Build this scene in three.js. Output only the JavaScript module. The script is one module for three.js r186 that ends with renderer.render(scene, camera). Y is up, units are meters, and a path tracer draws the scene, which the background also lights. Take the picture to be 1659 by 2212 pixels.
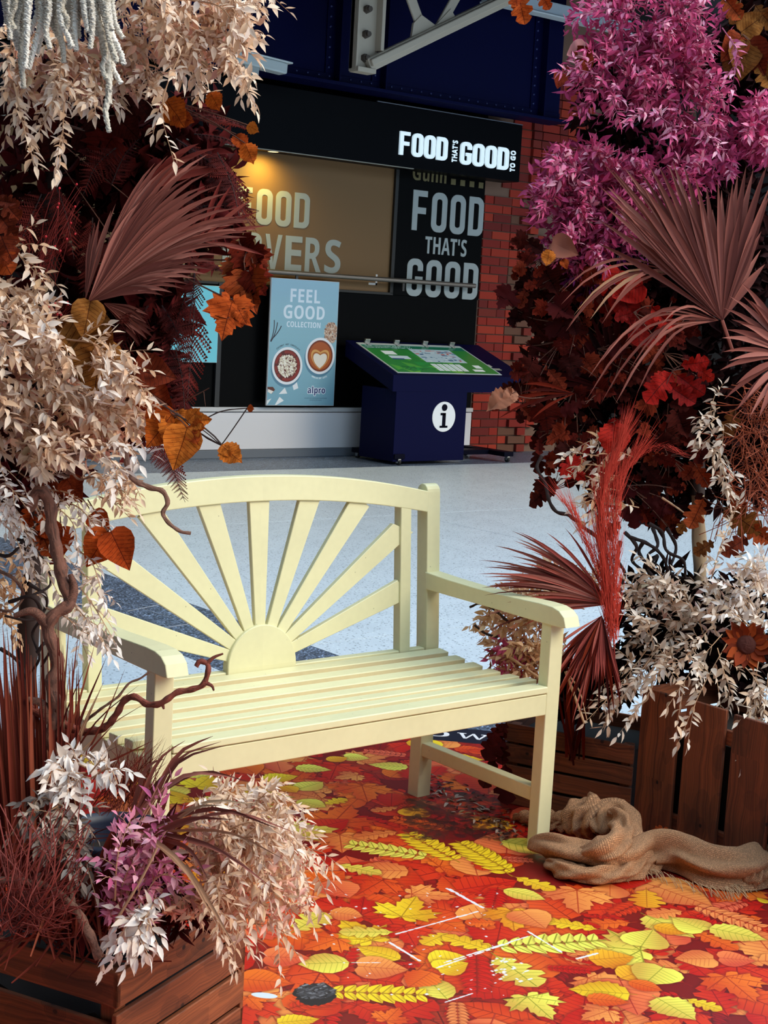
import * as THREE from 'three';
import { RoundedBoxGeometry } from 'three/addons/geometries/RoundedBoxGeometry.js';
import { TextGeometry } from 'three/addons/geometries/TextGeometry.js';
import { FontLoader } from 'three/addons/loaders/FontLoader.js';
import { mergeGeometries } from 'three/addons/utils/BufferGeometryUtils.js';
import { ImprovedNoise } from 'three/addons/math/ImprovedNoise.js';
import { RectAreaLightUniformsLib } from 'three/addons/lights/RectAreaLightUniformsLib.js';

// ---------------------------------------------------------------- camera, sky, light, exposure
const W = 1659, H = 2212, F = 3268;
const scene = new THREE.Scene();
const camera = new THREE.PerspectiveCamera(2 * Math.atan(H / 2 / F) * 180 / Math.PI, W / H, 0.05, 200);
camera.position.set(-2.1679, 1.3674, 2.6649);
camera.rotation.set(-0.13213, -0.67953, 0.05437, 'YXZ');
camera.updateMatrixWorld(true);
scene.background = new THREE.Color(0.58, 0.80, 1.0);           // bright overcast sky above the glass roof's open bays
scene.backgroundIntensity = 2.1;
const sun = new THREE.DirectionalLight(new THREE.Color(1.0, 0.83, 0.58), 2.3);   // hazy sun through thin cloud, very soft edged
sun.position.set(7.0, 9.0, 11.0); sun.target.position.set(0, 0, 0);
sun.castShadow = true; sun.shadow.radius = 60; sun.shadow.mapSize.set(2048, 2048);
Object.assign(sun.shadow.camera, { left: -8, right: 8, top: 8, bottom: -8, near: 1, far: 40 });
scene.add(sun, sun.target);
RectAreaLightUniformsLib.init();
const renderer = new THREE.WebGLRenderer({ antialias: true });
renderer.shadowMap.enabled = true;
renderer.toneMapping = THREE.LinearToneMapping;
renderer.toneMappingExposure = 1.12;

// ---------------------------------------------------------------- helpers
function rng(seed) { let s = seed >>> 0; return () => { s |= 0; s = s + 0x6D2B79F5 | 0; let t = Math.imul(s ^ s >>> 15, 1 | s); t = t + Math.imul(t ^ t >>> 7, 61 | t) ^ t; return ((t ^ t >>> 14) >>> 0) / 4294967296; }; }
const V = (x, y, z) => new THREE.Vector3(x, y, z);
const perlin = new ImprovedNoise();
const nz = (x, y, z = 0) => perlin.noise(x + 100.3, y + 57.7, z + 31.1);
const dirTo = (px, py) => V((px - W / 2) / F, -(py - H / 2) / F, -1).applyQuaternion(camera.quaternion);
const at = (px, py, d) => dirTo(px, py).multiplyScalar(d).add(camera.position);               // a point of the photograph at its own distance
const onY = (px, py, y = 0) => { const r = dirTo(px, py); return r.multiplyScalar((y - camera.position.y) / r.y).add(camera.position); };
const onZ = (px, py, z) => { const r = dirTo(px, py); return r.multiplyScalar((z - camera.position.z) / r.z).add(camera.position); };
const names = {};
function numbered(n) { const k = names[n] = (names[n] ?? -1) + 1; return k ? n + '_' + String(k).padStart(3, '0') : n; }
function mesh(name, geo, mat, parent, o = {}) {
  const m = new THREE.Mesh(geo, mat); m.name = parent ? name : numbered(name); m.castShadow = m.receiveShadow = true;
  Object.assign(m.userData, o); (parent || scene).add(m); return m;
}
function thing(name, label, category, pos = [0, 0, 0], group, turn = 0) {
  const g = new THREE.Group(); g.name = numbered(name); g.userData = { label, category }; if (group) g.userData.group = group;
  if (pos.isVector3) g.position.copy(pos); else g.position.set(...pos);
  g.rotation.y = turn; scene.add(g); return g;
}
const struct = (name, geo, mat, parent) => mesh(name, geo, mat, parent, parent ? {} : { kind: 'structure' });
function bx(w, h, d, x = 0, y = 0, z = 0, r = 0.003) { const g = r ? new RoundedBoxGeometry(w, h, d, 1, Math.min(r, w / 2.2, h / 2.2, d / 2.2)) : new THREE.BoxGeometry(w, h, d); g.translate(x, y, z); return g; }
const box3 = (x0, x1, y0, y1, z0, z1, r = 0.003) => bx(x1 - x0, y1 - y0, z1 - z0, (x0 + x1) / 2, (y0 + y1) / 2, (z0 + z1) / 2, r);
function merge(list) { return mergeGeometries(list.map(g => { const h = g.index ? g.toNonIndexed() : g; for (const k of Object.keys(h.attributes)) if (!['position', 'normal', 'uv'].includes(k)) h.deleteAttribute(k); return h; })); }
const col = (h) => new THREE.Color(h);
const std = (c, rough = 0.7, o = {}) => new THREE.MeshStandardMaterial({ color: col(c), roughness: rough, ...o });
function canvasTex(w, h, draw, o = {}) {
  const c = document.createElement('canvas'); c.width = w; c.height = h; const x = c.getContext('2d'); draw(x, w, h);
  const t = new THREE.CanvasTexture(c); t.wrapS = t.wrapT = o.clamp ? THREE.ClampToEdgeWrapping : THREE.RepeatWrapping;
  t.colorSpace = o.data ? THREE.NoColorSpace : THREE.SRGBColorSpace; if (o.repeat) t.repeat.set(...o.repeat); return t;
}
function dataTex(n, fn, srgb = true) {
  const a = new Uint8Array(n * n * 4);
  for (let y = 0; y < n; y++) for (let x = 0; x < n; x++) { const c = fn(x / n, y / n, x, y), k = (y * n + x) * 4; for (let i = 0; i < 3; i++) a[k + i] = Math.max(0, Math.min(255, c[i])); a[k + 3] = 255; }
  const t = new THREE.DataTexture(a, n, n); t.wrapS = t.wrapT = THREE.RepeatWrapping; t.magFilter = THREE.LinearFilter; t.minFilter = THREE.LinearMipmapLinearFilter; t.generateMipmaps = true;
  t.colorSpace = srgb ? THREE.SRGBColorSpace : THREE.NoColorSpace; t.needsUpdate = true; return t;
}
function metricUV(g, s = 1) {     // box-projected uv in metres
  const p = g.attributes.position, n = g.attributes.normal, uv = new Float32Array(p.count * 2);
  for (let i = 0; i < p.count; i++) {
    const ax = Math.abs(n.getX(i)), ay = Math.abs(n.getY(i)), az = Math.abs(n.getZ(i));
    const u = ax > ay && ax > az ? p.getZ(i) : p.getX(i), v = ay >= ax && ay >= az ? p.getZ(i) : p.getY(i);
    uv[2 * i] = u * s; uv[2 * i + 1] = v * s;
  }
  g.setAttribute('uv', new THREE.BufferAttribute(uv, 2)); return g;
}
function tube(pts, rad, seg = 5, steps = 0) {      // tapered, bent tube through points; rad is a number or a function of 0..1
  const c = new THREE.CatmullRomCurve3(pts, false, 'centripetal'), n = steps || Math.max(3, pts.length * 3);
  const fr = c.computeFrenetFrames(n), pos = [], idx = [], uv = [], P = V(0, 0, 0), r = typeof rad === 'function' ? rad : () => rad;
  for (let i = 0; i <= n; i++) {
    c.getPointAt(i / n, P); const R = r(i / n, i);
    for (let j = 0; j <= seg; j++) { const a = j / seg * 6.28318, k = typeof R === 'function' ? R(a) : R, N = fr.normals[i], B = fr.binormals[i]; pos.push(P.x + k * (Math.cos(a) * N.x + Math.sin(a) * B.x), P.y + k * (Math.cos(a) * N.y + Math.sin(a) * B.y), P.z + k * (Math.cos(a) * N.z + Math.sin(a) * B.z)); uv.push(j / seg, i / n * 4); }
  }
  for (let i = 0; i < n; i++) for (let j = 0; j < seg; j++) { const a = i * (seg + 1) + j, b = a + seg + 1; idx.push(a, b, a + 1, b, b + 1, a + 1); }
  const g = new THREE.BufferGeometry(); g.setAttribute('position', new THREE.Float32BufferAttribute(pos, 3)); g.setAttribute('uv', new THREE.Float32BufferAttribute(uv, 2)); g.setIndex(idx); g.computeVertexNormals(); return g;
}
const bold = await new FontLoader().loadAsync('fonts/droid/droid_sans_bold.typeface.json');
const serif = await new FontLoader().loadAsync('fonts/droid/droid_serif_regular.typeface.json');
// condensed rounded capitals in a box w x 1, stroke s
function capital(ch, w = 0.5, s = 0.165) {
  const S = new THREE.Shape(), r = 0.21, q = 0.07;
  const ring = (P, x0, y0, x1, y1, rl, rr) => { P.moveTo(x0 + rl, y0); P.lineTo(x1 - rr, y0); P.absarc(x1 - rr, y0 + rr, rr, -Math.PI / 2, 0); P.lineTo(x1, y1 - rr); P.absarc(x1 - rr, y1 - rr, rr, 0, Math.PI / 2); P.lineTo(x0 + rl, y1); P.absarc(x0 + rl, y1 - rl, rl, Math.PI / 2, Math.PI); P.lineTo(x0, y0 + rl); P.absarc(x0 + rl, y0 + rl, rl, Math.PI, Math.PI * 1.5); };
  if (ch === 'O' || ch === 'D') { ring(S, 0, 0, w, 1, ch === 'O' ? r : 0.012, r); const h = new THREE.Path(); ring(h, s, s, w - s, 1 - s, ch === 'O' ? q : 0.01, q); S.holes.push(h); }
  if (ch === 'F') [[0, 0], [s, 0], [s, 0.42], [w * 0.86, 0.42], [w * 0.86, 0.58], [s, 0.58], [s, 0.85], [w * 0.92, 0.85], [w * 0.92, 1], [0, 1]].forEach(([x, y], i) => i ? S.lineTo(x, y) : S.moveTo(x, y));
  if (ch === 'G') {
    S.moveTo(w, 0.68); S.lineTo(w, 1 - r); S.absarc(w - r, 1 - r, r, 0, Math.PI / 2); S.lineTo(r, 1); S.absarc(r, 1 - r, r, Math.PI / 2, Math.PI); S.lineTo(0, r); S.absarc(r, r, r, Math.PI, Math.PI * 1.5); S.lineTo(w - r, 0); S.absarc(w - r, r, r, -Math.PI / 2, 0);
    S.lineTo(w, 0.53); S.lineTo(w * 0.52, 0.53); S.lineTo(w * 0.52, 0.39); S.lineTo(w - s, 0.39); S.lineTo(w - s, s + q); S.absarc(w - s - q, s + q, q, 0, -Math.PI / 2, true); S.lineTo(s + q, s); S.absarc(s + q, s + q, q, -Math.PI / 2, -Math.PI, true); S.lineTo(s, 1 - s - q); S.absarc(s + q, 1 - s - q, q, Math.PI, Math.PI / 2, true); S.lineTo(w - s - q, 1 - s); S.absarc(w - s - q, 1 - s - q, q, Math.PI / 2, 0, true); S.lineTo(w - s, 0.68);
  }
  return new THREE.ExtrudeGeometry(S, { depth: 0.03, bevelEnabled: false, curveSegments: 6 });
}
function typed(text, font, wide, high, depth = 0.004) {    // text stretched into a box wide x high, origin lower left
  const g = new TextGeometry(text, { font, size: 1, depth: 1, curveSegments: 4, bevelEnabled: false }); g.computeBoundingBox(); const b = g.boundingBox;
  g.translate(-b.min.x, -b.min.y, 0); g.scale(wide / (b.max.x - b.min.x), high / (b.max.y - b.min.y), depth); return g;
}
function capWord(word, x0, x1, y0, y1, z, depth = 0.012, gap = 0.11) {      // letters of a word filling x0..x1
  const out = [], n = word.length, w = 0.5, tot = n * w + (n - 1) * gap, sx = (x1 - x0) / tot;
  [...word].forEach((c, i) => { const g = 'FODG'.includes(c) ? capital(c) : typed(c, bold, w, 1, 0.03); g.scale(sx, y1 - y0, depth / 0.03); g.translate(x0 + i * (w + gap) * sx, y0, z); out.push(g); });
  return out;
}

// ---------------------------------------------------------------- shared materials
const chipR = rng(91), paintNoise = dataTex(512, (u, v) => { const n = 246 + 6 * nz(u * 9, v * 9) + 3 * nz(u * 60, v * 60), c = chipR() < 0.0002 ? 0.6 : nz(u * 70, v * 45) > 0.74 ? 0.93 : 1; return [n * c, n * c, (n - 3) * c]; });
const dull = (c, rough = 0.5) => new THREE.MeshPhysicalMaterial({ color: col(c), roughness: rough, specularIntensity: 0.12 });
const M = {
  cream: new THREE.MeshStandardMaterial({ color: col('#e6e0b6'), roughness: 0.42, map: paintNoise }),
  navy: dull('#080b32'), navyDark: dull('#050618'), black: dull('#040405', 0.4), blackMatt: dull('#050506', 0.8),
  steel: std('#b8b8b6', 0.3, { metalness: 0.9 }), white: std('#e6e6e6', 0.5), plinth: std('#e4e0e2', 0.6), skirting: std('#6b7078', 0.6),
  bracket: std('#b9ac9a', 0.6), rubber: std('#151515', 0.7),
};
// ---------------------------------------------------------------- floor
{
  const r = rng(5);
  const grit = Array.from({ length: 65536 }, () => r()), terrazzo = dataTex(512, (u, v, x, y) => { const n = grit[(y >> 1) * 256 + (x >> 1)], k = nz(u * 8, v * 8) * 7; let b = 222 + k + (r() - 0.5) * 16; if (n < 0.04) b -= 90; if (n > 0.97) b += 25; return [b - 12, b, b + 12]; });
  const granite = dataTex(512, (u, v, x, y) => { const n = grit[(x >> 1) * 256 + (y >> 1)]; let b = 88 + nz(u * 40, v * 40) * 26 + (n - 0.4) * 95; if (n > 0.94) b += 50; return [b * 0.88, b, b * 1.2]; });
  terrazzo.repeat.set(0.62, 0.62); granite.repeat.set(0.62, 0.62);
  const fm = new THREE.MeshStandardMaterial({ map: terrazzo, roughness: 0.34 }), gm = new THREE.MeshStandardMaterial({ map: granite, roughness: 0.36 });
  const base = struct('floor', box3(-9, 22, -0.3, -0.012, -8.9, 16, 0), std('#55585c', 0.9));
  // slabs of terrazzo with saw-cut joints between them, the dark inlaid band between and a dark border at the shop front
  const zs = [-7.72, -5.19, -2.215, 0.76, 3.74, 6.7, 9.7, 12.7, 16], cols = [[-9, -6.6], [-6.6, -3.62], [-3.62, -0.64], [-0.64, 0.862], [1.415, 4.4], [4.4, 7.4], [7.4, 10.4], [10.4, 13.4], [13.4, 22]];
  for (const [x0, x1] of cols) for (let i = 0; i < zs.length - 1; i++) struct('terrazzo_slab', metricUV(box3(x0 + 0.003, x1 - 0.003, -0.012, 0, zs[i] + 0.003, zs[i + 1] - 0.003, 0)), fm, base);
  for (let i = 0; i < zs.length - 1; i++) for (let k = 0; k < 4; k++) { const d = (zs[i + 1] - zs[i]) / 4, z = zs[i] + k * d; struct('granite_slab', metricUV(box3(0.862, 1.415, -0.012, 0, z + 0.001, z + d - 0.001, 0)), gm, base); }
  for (let k = 0; k < 10; k++) struct('granite_border', metricUV(box3(-9 + k * 3.1 + 0.002, -9 + (k + 1) * 3.1 - 0.002, -0.012, 0, -8.9, -7.726, 0)), gm, base);
  // pale scratches in the dark band
  const sc = []; for (const [a, b] of [[[225, 1290], [300, 1312]], [[300, 1312], [420, 1352]], [[275, 1320], [365, 1302]], [[360, 1355], [460, 1340]]]) { const p = onY(...a, 0.0006), q = onY(...b, 0.0006); sc.push(tube([p, p.clone().lerp(q, 0.5), q], 0.0012, 3, 2)); }
  struct('scuff_line', merge(sc), std('#b9c0cc', 0.8), base);
}
// ---------------------------------------------------------------- hall: deep roof over the shop front, side walls, wall behind the camera
struct('ceiling', merge([box3(-9, 22, 4.75, 5.0, -8.95, -2.9, 0), box3(-9, -2.3, 4.75, 5.0, -2.9, 16, 0)]), std('#3a3a40', 0.9));
struct('wall_back', box3(9.6, 22, 0, 4.75, -8.95, -8.5, 0), std('#141010', 0.95));
struct('wall_left', box3(-3.8, -3.4, -0.3, 4.75, -8.95, 16, 0), std('#3a2e28', 0.9));
struct('wall_right', box3(22, 22.4, -0.3, 7.3, -8.95, 16, 0), std('#6a625a', 0.9));
struct('wall_rear', box3(-9, 22, -0.3, 5.5, 16, 16.4, 0), std('#77736e', 0.9));

// ---------------------------------------------------------------- shop front
const ZW = -8.6;
{
  const sf = thing('shop_front', 'black glazed shop front above a pale plinth at the back of the concourse', 'shop front', [0, 0, ZW]);
  mesh('back_wall', box3(-3.39, 7.99, 0, 4.6, -0.35, -0.3, 0), M.blackMatt, sf);
  mesh('plinth', box3(-3.39, 7.99, 0.075, 0.405, -0.3, 0.0, 0.004), M.plinth, sf, { label: 'pale grey plinth' });
  mesh('plinth_cap', box3(-3.39, 7.99, 0.412, 0.452, -0.3, 0.02, 0.004), std('#cfcdcd', 0.5), sf);
  mesh('skirting', box3(-3.39, 7.99, 0, 0.073, -0.3, 0.02, 0.003), M.skirting, sf, { label: 'dark grey skirting' });
  mesh('lower_panel', box3(-3.39, 4.96, 0.452, 1.53, -0.06, -0.02), M.black, sf);
  mesh('lower_panel', box3(5.0, 7.99, 0.452, 1.53, -0.06, -0.02), M.black, sf);
  mesh('mullion', box3(4.955, 5.005, 0.452, 1.53, -0.08, 0.01), std('#1d1d20', 0.4), sf);
  // frosted vinyl window: a screen of brown film on the glass, a lamp behind lights its top left
  mesh('window_film', box3(-2, 6.86, 1.535, 2.72, -0.035, -0.03, 0), std('#76552f', 0.65), sf, { label: 'brown window film with pale lettering' });
  mesh('window_frame', merge([box3(-2, 6.9, 1.515, 1.54, -0.06, 0.0), box3(6.86, 6.9, 1.53, 2.75, -0.06, 0.0), box3(-2, 6.9, 2.715, 2.74, -0.06, 0.0)]), std('#191512', 0.5), sf);
  const vinyl = std('#9da098', 0.6);
  mesh('lettering', merge([...capWord('FOOD', 5.13, 5.905, 2.06, 2.37, -0.03, 0.004, 0.1), ...capWord('LOVERS', 5.0, 6.28, 1.68, 1.985, -0.03, 0.004, 0.1)]), vinyl, sf, { label: 'pale grey letters FOOD LOVERS' });
  mesh('lettering_panel', box3(6.9, 7.99, 1.52, 2.95, -0.05, -0.005), M.black, sf, { label: 'black panel with grey lettering' });
  const grey = std('#a3a8a6', 0.6);
  mesh('lettering', merge([...capWord('FOOD', 7.08, 7.985, 2.14, 2.515, -0.005, 0.006), ...capWord('GOOD', 7.055, 7.965, 1.52, 1.875, -0.005, 0.006), (() => { const g = typed("THAT'S", bold, 0.53, 0.165, 0.006); g.translate(7.26, 1.93, -0.005); return g; })()]), grey, sf, { label: "grey letters FOOD THAT'S GOOD" });
  mesh('lettering', merge([(() => { const g = typed('Gunn', bold, 0.42, 0.13, 0.004); g.translate(7.06, 2.605, -0.005); return g; })(), ...[7.54, 7.66, 7.78, 7.9].map(x => box3(x, x + 0.06, 2.605, 2.66, -0.005, 0, 0))]), std('#6e6440', 0.7), sf, { label: 'faint line of letters half hidden by the fascia' });
  // white marks left of stickers under the film
  mesh('sticker_bracket', merge([box3(6.62, 6.72, 1.60, 1.62, -0.03, -0.024, 0), box3(6.70, 6.72, 1.60, 1.70, -0.03, -0.024, 0)]), M.plinth, sf);
  const hr = thing('handrail', 'thin steel rail across the shop window and the lettered panel', 'rail', [0, 0, ZW]);
  const rail = new THREE.CylinderGeometry(0.022, 0.022, 9.8, 12); rail.rotateZ(Math.PI / 2); rail.translate(2.95, 1.655, 0.09);
  mesh('rail', rail, std('#77706a', 0.35, { metalness: 0.7 }), hr);
  for (const x of [5.72, 6.95, 4.4]) mesh('standoff', merge([box3(x - 0.008, x + 0.008, 1.647, 1.663, 0.002, 0.09, 0), box3(x - 0.012, x + 0.012, 1.56, 1.655, 0.075, 0.09, 0)]), std('#4a4643', 0.4, { metalness: 0.6 }), hr);
  // fascia sign
  const sg = thing('fascia_sign', "black fascia sign with white letters FOOD THAT'S GOOD TO GO over the shop front", 'sign', [0, 0, -8.35]);
  mesh('fascia', box3(-3.39, 8.2, 2.68, 3.22, -0.24, 0, 0.004), dull('#040408', 0.4), sg);
  mesh('edge_strip', box3(6.4, 8.2, 3.222, 3.23, -0.02, 0.004, 0), std('#5f6470', 0.5), sg);
  mesh('edge_strip', box3(-3.39, 6.86, 2.672, 2.68, -0.02, 0.004, 0), std('#8a857a', 0.5), sg);
  const lit = new THREE.MeshStandardMaterial({ color: 0xffffff, roughness: 0.5, emissive: new THREE.Color(0.3, 0.4, 0.46), emissiveIntensity: 1.0 });
  const rotW = (t, wide, high, x, y) => { const g = typed(t, bold, wide, high, 0.01); g.rotateZ(Math.PI / 2); g.translate(x, y, 0); return g; };
  mesh('letters', merge([...capWord('FOOD', 6.67, 7.245, 2.785, 2.995, 0, 0.02, 0.08), ...capWord('GOOD', 7.41, 8.03, 2.775, 2.985, 0, 0.02, 0.08), rotW("THAT'S", 0.2, 0.062, 7.375, 2.785), rotW('TO GO', 0.2, 0.062, 8.125, 2.77)]), lit, sg, { label: 'white illuminated letters' });
  for (const [x, w] of [[6.96, 0.58], [7.72, 0.62]]) { const l = new THREE.RectAreaLight(new THREE.Color(0.8, 0.92, 1), 0.1, w, 0.21); l.position.set(x, 2.885, -8.3); l.lookAt(x, 2.885, 0); scene.add(l); }
  // lamp washing the film from above, hidden in the soffit behind the fascia
  const dl = thing('downlight', 'warm downlight under the fascia above the brown window film', 'light', [5.35, 2.676, -8.43]);
  const lg = new THREE.CylinderGeometry(0.045, 0.045, 0.006, 20); mesh('lens', lg, new THREE.MeshStandardMaterial({ color: 0xffffff, emissive: new THREE.Color(1, 0.85, 0.35), emissiveIntensity: 1.2 }), dl);
  mesh('rim', (() => { const g = new THREE.TorusGeometry(0.05, 0.004, 6, 20); g.rotateX(Math.PI / 2); return g; })(), M.steel, dl);
  const sp = new THREE.SpotLight(new THREE.Color(1, 0.76, 0.14), 2.4, 4, 1.4, 0.9, 2); sp.position.set(5.35, 2.665, -8.43); sp.target.position.set(5.35, 1.9, -8.62); sp.castShadow = true; scene.add(sp, sp.target);
}
// wall poster, left poster
{
  const art = canvasTex(768, 1152, (x, w, h) => {
    const g = x.createLinearGradient(0, 0, 0, h); g.addColorStop(0, '#9cc3d6'); g.addColorStop(0.45, '#8fbccb'); g.addColorStop(1, '#79a9bd'); x.fillStyle = g; x.fillRect(0, 0, w, h);
    x.fillStyle = '#e4effa'; x.textAlign = 'center'; x.font = 'bold 170px sans-serif';
    const T = (t, cx, y, wide) => { const m = x.measureText(t).width; x.save(); x.translate(cx, y); x.scale(wide / m, 1); x.fillText(t, 0, 0); x.restore(); };
    T('FEEL', 380, 205, 360); T('GOOD', 380, 355, 490); x.font = 'bold 70px sans-serif'; T('COLLECTION', 380, 432, 395);
    x.strokeStyle = '#2b2230'; x.lineCap = 'round'; for (const [a, b, c, d, l] of [[15, 570, 45, 380, 9], [20, 570, 80, 400, 9], [15, 560, 125, 430, 9]]) { x.lineWidth = l; x.beginPath(); x.moveTo(a, b); x.quadraticCurveTo((a + c) / 2 + 25, (b + d) / 2, c, d); x.stroke(); }
    const r = rng(9); for (let i = 0; i < 420; i++) { const a = r() * 6.28, q = Math.sqrt(r()) * 95; x.fillStyle = ['#c9a58c', '#b98d72', '#dcc3ad', '#8e5f49'][i & 3]; x.beginPath(); x.arc(700 + q * Math.cos(a) * 0.8, 470 + q * Math.sin(a), 5 + 6 * r(), 0, 7); x.fill(); }
    const cup = (cx, cy, R, inner) => { x.fillStyle = '#5b87a0'; x.beginPath(); x.arc(cx - 8, cy + 22, R + 4, 0, 7); x.fill(); x.fillStyle = '#eef0f4'; x.beginPath(); x.arc(cx, cy, R, 0, 7); x.fill(); x.fillStyle = inner; x.beginPath(); x.arc(cx, cy, R * 0.86, 0, 7); x.fill(); };
    x.fillStyle = '#e9edf2'; x.save(); x.translate(285, 905); x.rotate(-0.35); x.fillRect(-26, 0, 56, 105); x.restore();
    cup(212, 790, 172, '#5a1713');
    for (let i = 0; i < 60; i++) { const a = r() * 6.28; x.fillStyle = '#8c2a22'; x.beginPath(); x.arc(212 + 128 * Math.cos(a), 790 + 128 * Math.sin(a), 14, 0, 7); x.fill(); }
    for (let i = 0; i < 330; i++) { const a = r() * 6.28, q = Math.sqrt(r()) * 105; x.fillStyle = ['#f3ead6', '#d9c7ab', '#fff8ea'][i % 3]; x.save(); x.translate(212 + q * Math.cos(a), 790 + q * Math.sin(a)); x.rotate(r() * 6); x.fillRect(-9, -4, 19, 9); x.restore(); }
    cup(585, 690, 170, '#7a2f10'); x.fillStyle = '#b2561d'; x.beginPath(); x.arc(585, 690, 130, 0, 7); x.fill();
    const heart = (cx, cy, s, f) => { x.fillStyle = f; x.beginPath(); x.moveTo(cx, cy + s); x.bezierCurveTo(cx - s * 1.5, cy + s * 0.1, cx - s, cy - s * 1.15, cx, cy - s * 0.45); x.bezierCurveTo(cx + s, cy - s * 1.15, cx + s * 1.5, cy + s * 0.1, cx, cy + s); x.fill(); };
    heart(585, 705, 112, '#e0a45a'); heart(585, 715, 96, '#b2662a'); heart(585, 722, 84, '#f3e7d6');
    x.fillStyle = '#2b3a4a'; x.font = 'bold 21px sans-serif'; const arc = (t, cx, cy, R, a0, a1, f) => { x.fillStyle = f; [...t].forEach((c, i) => { const a = a0 + (a1 - a0) * i / (t.length - 1); x.save(); x.translate(cx + R * Math.cos(a), cy + R * Math.sin(a)); x.rotate(a + (a0 < 0 ? 1.571 : -1.571)); x.fillText(c, 0, 0); x.restore(); }); };
    arc('COCONUT HOT CHOCOLATE', 212, 790, 190, -2.25, -0.85, '#22303c'); arc('VANILLA OAT LATTE', 585, 690, 215, 1.98, 1.15, '#eef4f8');
    x.fillStyle = '#142a6b'; x.strokeStyle = '#eef4fb'; x.lineWidth = 12; x.font = 'bold 84px sans-serif'; x.strokeText('alpro', 560, 1040); x.fillText('alpro', 560, 1040);
    x.font = '15px sans-serif'; x.fillStyle = '#1f3d55'; x.fillText('smooth and creamy plant based drinks', 555, 1090); x.fillText('served hot all season', 555, 1108);
    const chip = (p, f) => { x.fillStyle = f; x.beginPath(); p.forEach(([a, b], i) => i ? x.lineTo(a, b) : x.moveTo(a, b)); x.fill(); };
    chip([[0, 985], [60, 985], [85, 1010], [50, 1050], [5, 1030]], '#5f2c20'); chip([[8, 1005], [70, 1025], [45, 1050], [5, 1030]], '#f0ebe4'); chip([[130, 1050], [195, 990], [225, 1045]], '#eef0f2'); chip([[0, 1110], [50, 1090], [12, 1140], [0, 1150]], '#e8edf0'); chip([[90, 1150], [140, 1075], [190, 1110], [110, 1150]], '#f0f2f4');
  }, { clamp: true });
  const post = thing('poster_board', 'pale blue poster of two cups, headed FEEL GOOD COLLECTION, standing on the shop plinth', 'poster', [5.815, 0.475, -8.5]);
  post.rotation.x = -0.004;
  mesh('board', box3(-0.374, 0.374, 0, 1.128, -0.02, -0.001, 0.002), M.plinth, post);
  const pg = new THREE.PlaneGeometry(0.74, 1.12); pg.translate(0, 0.564, 0.0005); mesh('print', pg, new THREE.MeshStandardMaterial({ map: art, roughness: 0.45 }), post);
  const art2 = canvasTex(384, 768, (x, w, h) => {
    x.fillStyle = '#58b4c4'; x.fillRect(0, 0, w, h); x.strokeStyle = '#1f5f74'; x.lineWidth = 7; x.beginPath(); x.arc(255, 560, 62, 0, 7); x.stroke(); x.fillStyle = '#1f5f74'; x.textAlign = 'center'; x.font = 'bold 26px sans-serif'; x.fillText('100%', 255, 545); x.fillText('VEGAN', 255, 575); x.fillRect(215, 585, 80, 4); x.beginPath(); x.ellipse(255, 602, 9, 5, 0.5, 0, 7); x.fill();
  }, { clamp: true });
  const p2 = thing('window_poster', 'turquoise poster with a round stamp, left of the cup poster behind the leaves', 'poster', [4.72, 0.84, -8.56]);
  mesh('board', box3(-0.24, 0.225, 0, 0.66, -0.015, -0.001, 0.002), M.white, p2);
  const q = new THREE.PlaneGeometry(0.46, 0.655); q.translate(-0.008, 0.33, 0.0005); mesh('print', q, new THREE.MeshStandardMaterial({ map: art2, roughness: 0.4, emissive: new THREE.Color(0.05, 0.14, 0.16) }), p2);
}
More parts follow.
